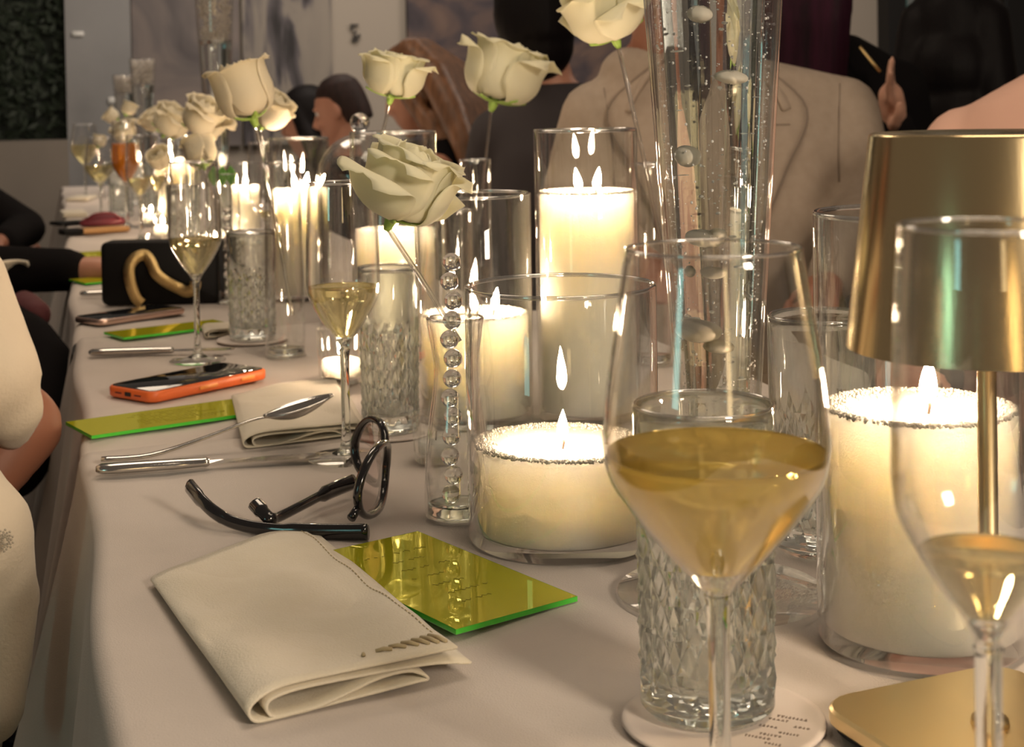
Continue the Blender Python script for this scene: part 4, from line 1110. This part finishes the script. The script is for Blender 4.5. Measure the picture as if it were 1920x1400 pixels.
# ------------------------------------------------------------------ people
def head_shapes(g, c, R3, s=1.0, face=True):
    rings = [(0, -0.050, -0.118, 0.018, 0.018, 0.02), (0, -0.045, -0.100, 0.036, 0.034, 0.05), (0, -0.030, -0.070, 0.053, 0.058, 0.07), (0, -0.012, -0.030, 0.064, 0.076, 0.08),
             (0, 0, 0.010, 0.070, 0.086, 0.092), (0, 0.002, 0.050, 0.073, 0.085, 0.097), (0, 0.005, 0.085, 0.065, 0.068, 0.086), (0, 0.008, 0.108, 0.044, 0.045, 0.06), (0, 0.01, 0.118, 0.015, 0.015, 0.02)]
    h = G().loft(rings, 20)
    if face:
        h.tube([(0, -0.082, 0.018), (0, -0.098, -0.010), (0, -0.110, -0.030)], [0.007, 0.010, 0.013], 8)
        for sx_ in (-1, 1):
            h.ball((sx_*0.012, -0.096, -0.033), 0.009, 8, 6)
            h.ball((sx_*0.030, -0.078, 0.028), 0.013, 8, 6, (1.5, 0.8, 0.6))
            h.ball((sx_*0.036, -0.066, -0.025), 0.020, 8, 6)
            h.ball((sx_*0.072, 0.008, -0.002), 0.020, 10, 8, (0.35, 0.8, 1.4))
        h.ball((0, -0.084, -0.060), 0.013, 8, 6, (1.7, 0.9, 0.6)); h.ball((0, -0.080, -0.074), 0.012, 8, 6, (1.5, 0.9, 0.6))
        h.ball((0, -0.068, -0.105), 0.018, 8, 6)
    h.xf(Matrix.Translation(c) @ R3.to_4x4() @ Matrix.Scale(s, 4)); g.add(h.v, h.f)
def hand_shapes(g, wrist, d, nrm, curl=0.35, side=1):
    """palm, four fingers of unequal length and a thumb from the side of the palm"""
    d = d.normalized(); s = d.cross(nrm).normalized()*side; nrm = s.cross(d).normalized()*side
    p0 = wrist
    g.chain([p0, p0+d*0.045, p0+d*0.075], [0.024, 0.028, 0.026], 10)
    for k, (off, ln) in enumerate(((-0.027, 0.070), (-0.009, 0.080), (0.009, 0.075), (0.026, 0.058))):
        b = p0+d*0.078+s*off; pts = [b]; dr = d+s*off*3; r = [0.0095, 0.0088, 0.0080, 0.0070]
        for q in range(3):
            dr = (dr.normalized()-nrm*curl*(0.6+0.3*q)).normalized(); pts.append(pts[-1]+dr*ln*(0.42, 0.33, 0.25)[q])
        g.chain(pts, r, 8)
    b = p0+d*0.020-s*0.026
    g.chain([b, b-s*0.022+d*0.022-nrm*0.010, b-s*0.030+d*0.048-nrm*0.018, b-s*0.028+d*0.068-nrm*0.022], [0.013, 0.0115, 0.010, 0.008], 8)
def Rz(a): return Matrix.Rotation(a, 3, 'Z')
def person(label, root, facing, sh=1.08, sw=0.19, lean=(0, 0), head=(0, 0, 0.22), hrot=(0, 0, 0), skin='skin', top='black_cloth', bottom='black_cloth', sleeves='long',
           arms=None, hair=None, face=True, voxel=0.011, legs=True, legfwd=0.28, chest=0.115, bulk=1.0, cat='person', nx=0.0, hcurl=0.35):
    """seated figure; root on the floor under the hips, facing = world direction (x, y) the chest points to"""
    a = math.atan2(facing[1], facing[0])+PI/2
    t_ = thing('person', label, cat, (root[0], root[1], 0), a)
    Mi = (Matrix.Translation((root[0], root[1], 0)) @ Matrix.Rotation(a, 4, 'Z')).inverted()
    lx, ly = lean
    hip = sh-0.52
    def torso(k, zlo=None):
        return [(0, 0.02, hip-0.10, 0.165*bulk+k, chest+0.01+k), (0, 0.02, hip+0.02, 0.175*bulk+k, chest+0.015+k), (lx*0.3, ly*0.3, hip+0.16, 0.150*bulk+k, chest-0.005+k), (lx*0.6, ly*0.6-0.005, hip+0.30, 0.165*bulk+k, chest+0.01+k),
                (lx*0.85, ly*0.85, hip+0.42, sw*0.93+k, chest+k), (lx, ly, sh-0.035, sw*0.93+k, 0.085+k), (lx, ly, sh+0.004, sw*0.84+k, 0.070+k), (lx+nx*0.7, ly, sh+0.032, sw*0.58+k, 0.058+k), (lx+nx, ly, sh+0.058, sw*0.36+k*0.5, 0.050+k*0.5)]
    sp_l = [Vector((lx+s*sw*0.92, ly, sh-0.060)) for s in (-1, 1)]
    if arms is None:
        ar = [[sp_l[i], Vector((lx+s*(sw+0.05), ly-0.06, sh-0.32)), Vector((s*0.13, ly-0.30, max(sh-0.31, 0.50)))] for i, s in enumerate((-1, 1))]
    else:
        ar = []
        for i, am in enumerate(arms):
            if am is None: ar.append([sp_l[i], Vector((lx+(-1, 1)[i]*(sw+0.05), ly-0.06, sh-0.32)), Vector(((-1, 1)[i]*0.13, ly-0.30, max(sh-0.31, 0.5)))])
            else: ar.append([sp_l[i]]+[Mi @ Vector(q) for q in am])
    lg = []
    for s in (-1, 1):
        lg.append([Vector((s*0.085, 0.0, hip-0.03)), Vector((s*0.10, -legfwd, hip-0.03)), Vector((s*0.10, -legfwd+0.06, 0.08)), Vector((s*0.10, -legfwd-0.06, 0.045))])
    hc = Vector((lx, ly, sh))+Vector(head)
    R3 = Matrix.Rotation(hrot[2], 3, 'Z') @ Matrix.Rotation(hrot[0], 3, 'X') @ Matrix.Rotation(hrot[1], 3, 'Y')
    g = G(); g.loft(torso(-0.008), 20)
    g.chain([Vector((lx+nx, ly, sh-0.01)), Vector((lx+nx, ly, sh)).lerp(hc, 0.45), hc+R3 @ Vector((0, 0.01, -0.06))], [0.056, 0.050, 0.052])
    head_shapes(g, hc, R3, face=face)
    for i, am in enumerate(ar):
        rad = [0.050, 0.040, 0.027] if len(am) == 3 else [0.050, 0.044, 0.040, 0.027][:len(am)]
        g.chain(am, rad)
        d = (am[-1]-am[-2]).normalized(); n_ = Vector((0, 0, 1)) if abs(d.z) < 0.8 else Vector((0.9, -0.4, 0))
        hand_shapes(g, am[-1], d, n_, hcurl, (1, -1)[i])
    if legs:
        for l in lg: g.chain(l, [0.080, 0.056, 0.038, 0.035])
    g.fuse('body', skin, t_, voxel)
    g = G(); g.loft(torso(0.012), 20, 2.2)
    if sleeves != 'none':
        for am in ar:
            if sleeves == 'long': g.chain(am, ([0.064, 0.054, 0.040] if len(am) == 3 else [0.064, 0.058, 0.054, 0.040]))
            else: g.chain([am[0], am[0].lerp(am[1], 0.75)], [0.066, 0.058])
    g.fuse('top', top, t_, 0.011, 6)
    if legs:
        g = G(); g.loft([(0, 0.02, hip-0.12, 0.15*bulk, chest), (0, 0.02, hip+0.0, 0.185*bulk, chest+0.028), (0, 0.02, hip+0.05, 0.17*bulk, chest+0.02)], 18)
        for l in lg: g.chain(l[:3], [0.095, 0.072, 0.055])
        g.fuse('bottoms', bottom, t_, 0.014, 4)
        for l in lg: G().chain(l[2:], [0.045, 0.042]).build('shoe', 'black_leather', t_)
    if face:
        for s in (-1, 1):
            G().ball((0, 0, 0), 0.0112, 12, 8).build('eye', 'eye_white', t_, hc+R3 @ Vector((s*0.031, -0.0700, 0.013)))
            G().ball((0, 0, 0), 0.0056, 10, 6).build('iris', 'hair_black', t_, hc+R3 @ Vector((s*0.0315, -0.0770, 0.012)))
    if hair:
        kind, hm = hair; g = G()
        def H(p): return hc+R3 @ Vector(p)
        def cap(k, back=0.012, up=0.012):
            h = G().loft([(0, 0.045, -0.055, 0.060+k, 0.030, 0.062+k), (0, 0.030, -0.01, 0.070+k, 0.035, 0.078+k), (0, 0.020, 0.03, 0.073+k, 0.050, 0.084+k), (0, 0.004, 0.06, 0.072+k, 0.078+k, 0.096+k), (0, 0.005, 0.092, 0.063+k, 0.066+k, 0.084+k), (0, 0.008, 0.118+k*0.6, 0.042+k*0.5, 0.042, 0.055+k*0.5), (0, 0.01, 0.128+k*0.7, 0.012, 0.012, 0.02)], 20)
            h.xf(Matrix.Translation(hc) @ R3.to_4x4()); g.add(h.v, h.f)
        if kind == 'short': cap(0.002); g.fuse('hair', hm, t_, 0.007, 3)
        elif kind == 'long':
            cap(0.020)
            for sx_ in (-1, 1):
                g.chain([H((sx_*0.070, 0.0, 0.05)), H((sx_*0.085, 0.02, -0.06)), H((sx_*0.080, 0.035, -0.17)), H((sx_*0.070, 0.04, -0.28))], [0.030, 0.034, 0.036, 0.020])
            g.chain([H((0, 0.06, 0.05)), H((0, 0.085, -0.06)), H((0, 0.085, -0.19)), H((0, 0.075, -0.31))], [0.075, 0.072, 0.066, 0.03])
            g.fuse('hair', hm, t_, 0.010, 5)
        elif callable(kind): kind(g, H, cap); g.fuse('hair', hm, t_, 0.009, 4)
    t_['sh'] = sh
    return t_, (Mi, hc, R3)
def dirv(u0, u1, v=200, d=2.5):
    a_, b_ = W(u0, v, d), W(u1, v, d); return (b_.x-a_.x, b_.y-a_.y)
def to_cam(p, turn=0.0):
    q = Vector((CAM.x-p[0], CAM.y-p[1])); c, s = math.cos(turn), math.sin(turn); return (q.x*c-q.y*s, q.x*s+q.y*c)

# --- man in the beige suit across the table
p = W(1350, 300, 2.62)
man, (MiS, hcS, R3S) = person('person in a beige suit jacket seated behind the near tall vase', p, to_cam(p, 0.10), sh=T+0.335, sw=0.225, head=(-0.115, -0.05, 0.235), nx=-0.085, skin='skin_tan', top='suit_beige', bottom='suit_beige',
    hair=('short', 'hair_dark'), chest=0.125, bulk=1.28, arms=[(W(1075, 360, 2.62), W(1180, 470, 2.35)), (W(1625, 385, 2.58), W(1560, 520, 2.35))])
jk = [c for c in man.children if c.name.startswith('top')][0]
from mathutils.bvhtree import BVHTree
bvh = BVHTree.FromPolygons([v.co for v in jk.data.vertices], [tuple(q.vertices) for q in jk.data.polygons])
def on_front(x, z, off):
    h = bvh.ray_cast(Vector((x, -1.0, z)), Vector((0, 1, 0)))[0]
    return Vector((x, (h.y if h else -0.12)-off, z))
sS = T+0.335
def lapel(side, name='lapel'):
    # inner edge from the collar to the button, outer edge with the notch
    inner = [(0.050, 0.030), (0.046, -0.05), (0.035, -0.15), (0.020, -0.27), (0.004, -0.38)]
    outer = [(0.085, 0.025), (0.160, -0.050), (0.118, -0.15), (0.064, -0.27), (0.008, -0.385)]
    o1, o2 = bez([(x, 0, z) for x, z in inner], 24), bez([(x, 0, z) for x, z in outer], 24)
    g = G()
    def f(u_, v_):
        i = int(round(u_*(len(o1)-1))); p_ = o1[i].lerp(o2[i], v_); return on_front(-0.03+side*p_.x, sS+p_.z, 0.008+0.004*v_)
    thicken(g.sheet(f, len(o1)-1, 8).build(name, 'suit_beige', jk), 0.004)
    path = [on_front(-0.03+side*q.x, sS+q.z, 0.0125) for q in o2]
    G().tube(path, 0.0022, 6).build('lapel_seam', 'seam', jk)
    col = [on_front(-0.03+side*x, sS+z, 0.012) for x, z in ((0.062, 0.045), (0.085, 0.020), (0.115, -0.022), (0.128, -0.052))]
    G().tube(bez(col, 12), [0.010]+[0.011]*12, 8, flat=(1, 0.45)).build('collar', 'suit_beige', jk)
lapel(1); lapel(-1)
G().tube([on_front(x, sS-0.075, 0.013) for x in (0.070, 0.085, 0.10)], 0.0014, 6).build('buttonhole', 'seam', jk)
G().tube([on_front(x, sS+z, 0.003) for x, z in ((0.195, -0.01), (0.188, -0.06), (0.183, -0.12), (0.182, -0.17))], 0.0010, 6).build('shoulder_seam', 'seam', jk)
G().tube([on_front(x, sS+z, 0.003) for x, z in ((-0.195, -0.01), (-0.188, -0.06), (-0.183, -0.12), (-0.182, -0.17))], 0.0010, 6).build('shoulder_seam', 'seam', jk)

# --- woman with long brown hair, leaning left
def brown(g, H, cap):
    cap(0.016)
    for k in range(7):
        x = -0.075+0.025*k
        g.chain([H((x*0.6, 0.05, 0.09)), H((x*1.1, 0.10, 0.0)), H((x*1.15+0.02, 0.115, -0.11)), H((x*1.1+0.05, 0.12, -0.22)), H((x*0.9+0.08, 0.10, -0.33))], [0.045, 0.046, 0.044, 0.036, 0.014], 10)
    for sx_ in (-1, 1): g.chain([H((sx_*0.062, -0.015, 0.07)), H((sx_*0.080, 0.0, 0.0)), H((sx_*0.085, 0.03, -0.12)), H((sx_*0.08, 0.06, -0.22))], [0.022, 0.026, 0.030, 0.016], 10)
p = W(868, 330, 4.25)
fc = dirv(900, 640, 300, 4.25)
person('person with long brown hair and bare shoulders leaning left behind the roses', p, fc, sh=T+0.175, sw=0.165, legfwd=0.14, lean=(0, -0.03), head=(0, -0.105, 0.165), hrot=(0.42, 0, -0.12), skin='skin', top='black_cloth', sleeves='none', hair=(brown, 'hair_brown'), chest=0.10, bulk=0.9, voxel=0.009)
# --- man in profile
p = W(668, 330, 5.2)
fc = dirv(700, 560, 300, 5.2)
person('person with short dark hair in profile beside the tall candle', p, fc, sh=T+0.060, sw=0.20, legfwd=0.14, lean=(0, -0.02), head=(0, -0.035, 0.215), hrot=(0.30, 0, 0.10), skin='skin', top='black_cloth', hair=('short', 'hair_dark'), voxel=0.007)
# --- dark-haired woman behind the pair of roses
p = W(588, 330, 5.75)
fc = dirv(620, 500, 300, 5.75)
person('person with dark wavy hair behind the pair of roses', p, (fc[0], fc[1]), sh=T+0.035, sw=0.165, legfwd=0.14, head=(0, -0.03, 0.20), hrot=(0.25, 0, 0.1), skin='skin', top='black_cloth', hair=('long', 'hair_black'), voxel=0.011)
# --- dark figure seen from behind
def bob(g, H, cap):
    cap(0.026)
    g.ball(H((0, 0.03, 0.0)), 0.105, 16, 12, (0.95, 0.95, 1.05)); g.ball(H((0, 0.04, -0.07)), 0.085, 16, 12)
p = W(1048, 300, 3.5)
person('person in charcoal seen from behind beside the beige suit', p, (-to_cam(p)[0], -to_cam(p)[1]), sh=T+0.285, sw=0.155, head=(0.045, 0, 0.215), hrot=(0, 0, 0), skin='skin', top='charcoal_cloth', hair=(bob, 'hair_black'), face=False)
# --- blond person behind
p = W(1470, 200, 4.4)
person('person with dark blond hair behind the beige suit shoulder', p, dirv(1300, 1700, 200, 4.4), sh=T+0.39, sw=0.17, head=(0, -0.01, 0.21), hrot=(0, 0, -0.3), skin='skin_pale', top='black_cloth', hair=('long', 'hair_blond'), face=True)
# --- woman with plum-black hair and black jacket, hand raised
def plum(g, H, cap):
    cap(0.020)
    for k in range(5):
        x = -0.07+0.035*k
        g.chain([H((x*0.8, 0.06, 0.08)), H((x*1.1, 0.10, -0.03)), H((x*1.0, 0.115, -0.14)), H((x*0.9, 0.12, -0.26)), H((x*0.8, 0.11, -0.38))], [0.038, 0.040, 0.040, 0.038, 0.02], 10)
p = W(1540, 260, 3.35)
wpl, _ = person('person with plum-black long hair and black jacket raising a hand', p, (-to_cam(p, 0.3)[0], -to_cam(p, 0.3)[1]), sh=T+0.375, sw=0.185, head=(0.02, -0.01, 0.215), hrot=(0, 0, -0.5), skin='skin_pale', top='black_cloth', hair=(plum, 'hair_plum'), voxel=0.006,
    arms=[None, (W(1690, 330, 3.25), W(1678, 238, 3.18))], hcurl=0.10)
z0 = W(1612, 88, 3.18); z1 = W(1650, 135, 3.16)
Mw = (Matrix.Translation(wpl.location) @ Matrix.Rotation(wpl.rotation_euler[2], 4, 'Z')).inverted()
G().tube([Mw @ z0, Mw @ z0.lerp(z1, 0.5), Mw @ z1], 0.004, 8).build('zip_trim', 'gold', wpl)
# --- black-haired person and blush jacket on the right
def longblack(g, H, cap):
    cap(0.030); g.ball(H((0, 0.03, 0.02)), 0.11, 18, 12, (0.95, 0.95, 1.0)); g.ball(H((0, 0.05, -0.09)), 0.115, 18, 12); g.ball(H((0, 0.05, -0.2)), 0.115, 18, 12)
    for k in range(5):
        x = -0.075+0.0375*k
        g.chain([H((x, 0.06, 0.02)), H((x*1.2, 0.08, -0.10)), H((x*1.3, 0.085, -0.22)), H((x*1.25, 0.08, -0.32))], [0.05, 0.052, 0.050, 0.03], 10)
p = W(1802, 300, 3.75)
person('person with long black hair seen from behind above the brass lamp', p, (-to_cam(p, -0.2)[0], -to_cam(p, -0.2)[1]), sh=T+0.245, sw=0.17, head=(0, 0, 0.205), skin='skin', top='black_cloth', hair=(longblack, 'hair_black'), face=False)
p = W(2080, 420, 2.05)
person('person in a blush pink top cut by the right edge', p, to_cam(p, -0.4), sh=T+0.285, sw=0.215, head=(0.02, 0, 0.23), skin='skin', top='blush_cloth', bottom='charcoal_cloth', hair=('short', 'hair_dark'), bulk=1.2)

# --- neighbours on the near side of the table, mostly outside the frame
def near_person(label, root, sh, arms, top, bottom, skin, hair, legpts=None, extra=None, sleeves='long', thick=1.0):
    return person(label, root, (1.0, 0.12), sh=sh, sw=0.18, head=(0, -0.02, 0.22), skin=skin, top=top, bottom=bottom, hair=hair, arms=arms, sleeves=sleeves, face=True)
lc, _ = near_person('person in cream with a loose sleeve at the left edge', (-0.42, 1.62, 0), T+0.36, [(W(-85, 640, 1.62), W(-60, 715, 1.50), W(-40, 905, 1.45)), (W(42, 800, 1.42), W(-45, 935, 1.38))], 'cream_cloth', 'cream_cloth', 'skin_tan', ('long', 'hair_dark'), sleeves='none')
Ml = (Matrix.Translation(lc.location) @ Matrix.Rotation(lc.rotation_euler[2], 4, 'Z')).inverted()
g = G(); g.chain([Ml @ q for q in (W(-330, 330, 1.40), W(-120, 560, 1.38), W(-25, 705, 1.36), W(18, 765, 1.37), W(22, 800, 1.38))], [0.075, 0.070, 0.050, 0.032, 0.022], 14)
g.fuse('sleeve', 'cream_cloth', lc, 0.007, 5)
g = G(); g.chain([Ml @ q for q in (W(-260, 900, 1.20), W(-60, 1010, 1.16), W(-5, 1120, 1.18), W(-25, 1330, 1.16))], [0.10, 0.052, 0.034, 0.03], 14)
g.fuse('skirt_fold', 'cream_cloth', lc, 0.008, 5)
g = G(); q = random.Random(2)
c0 = W(10, 1012, 1.118)
for k in range(40):
    a_ = k*0.6; r_ = 0.002+0.00017*k; g.ball(Ml @ (c0+RGT*r_*math.cos(a_)*0.8+Vector((0, 0, 1))*r_*math.sin(a_)), 0.0010, 6, 4)
g.build('embroidery', 'lace', lc)
lb, _ = near_person('person in black with an arm resting on the table behind the black bag', (-0.46, 2.52, 0), T+0.34, [(W(-150, 505, 2.60), W(130, 506, 2.62)), (W(-30, 640, 2.30), W(70, 700, 2.22))], 'black_cloth', 'black_cloth', 'skin', ('long', 'hair_black'))
Mb = (Matrix.Translation(lb.location) @ Matrix.Rotation(lb.rotation_euler[2], 4, 'Z')).inverted()
g = G(); g.chain([Mb @ q_ for q_ in (W(-60, 600, 2.3), W(40, 660, 2.15), W(85, 690, 2.12), W(60, 790, 2.05), W(10, 860, 2.0))], [0.07, 0.058, 0.045, 0.055, 0.06], 14)
g.fuse('lap', 'black_cloth', lb, 0.010, 5)
g = G(); g.chain([Mb @ W(45, 578, 2.24), Mb @ W(70, 590, 2.2)], [0.028, 0.022], 12); g.fuse('printed_cuff', 'wine_print', lb, 0.007, 3)
o = G().sheet(lambda a_, b_: W(-60+112*a_+3*math.sin(b_*5), 492+52*b_+4*math.sin(a_*6), 2.55+0.12*b_+0.02*math.sin(a_*9)), 20, 10).build('napkin', 'napkin')
tag(thicken(o, 0.004), 'white napkin draped at the left edge in front of the dark sleeve', 'napkin')
near_person('person in black at the far left below the green wall', (-0.52, 4.35, 0), T+0.33, [(W(-60, 420, 4.3), W(20, 447, 4.1)), (W(50, 428, 3.95), W(5, 452, 3.75))], 'black_cloth', 'black_cloth', 'skin_tan', ('long', 'hair_black'))

# --- chairs under the two nearest guests across the table
def chair(label, who):
    r = [o for o in COL.objects if o.parent is None and who in str(o.get('label', ''))][0]
    zs = float(r['sh'])-0.52-0.132
    t_ = thing('dining_chair', label, 'chair', r.location, r.rotation_euler[2], 'dark dining chairs')
    G().slab(0.40, 0.36, 0.035, 0.05, 0.006, (0, 0.04, zs-0.036)).build('seat', 'black_leather', t_)
    for sx_ in (-1, 1):
        for y in (-0.10, 0.20): G().tube([(sx_*0.17, y, 0), (sx_*0.165, y, zs-0.036)], 0.016, 8).build('leg', 'dark_wood', t_)
        G().tube([(sx_*0.17, 0.235, zs-0.03), (sx_*0.18, 0.275, zs+0.42)], 0.014, 8).build('back_post', 'dark_wood', t_)
    G().slab(0.36, 0.24, 0.022, 0.03, 0.005).xf(Matrix.Translation((0, 0.272, zs+0.30)) @ Matrix.Rotation(PI/2, 4, 'X')).build('backrest', 'black_leather', t_)
chair('dark dining chair under the person in the beige suit', 'beige suit jacket')
chair('dark dining chair under the person in the blush top', 'blush pink top')
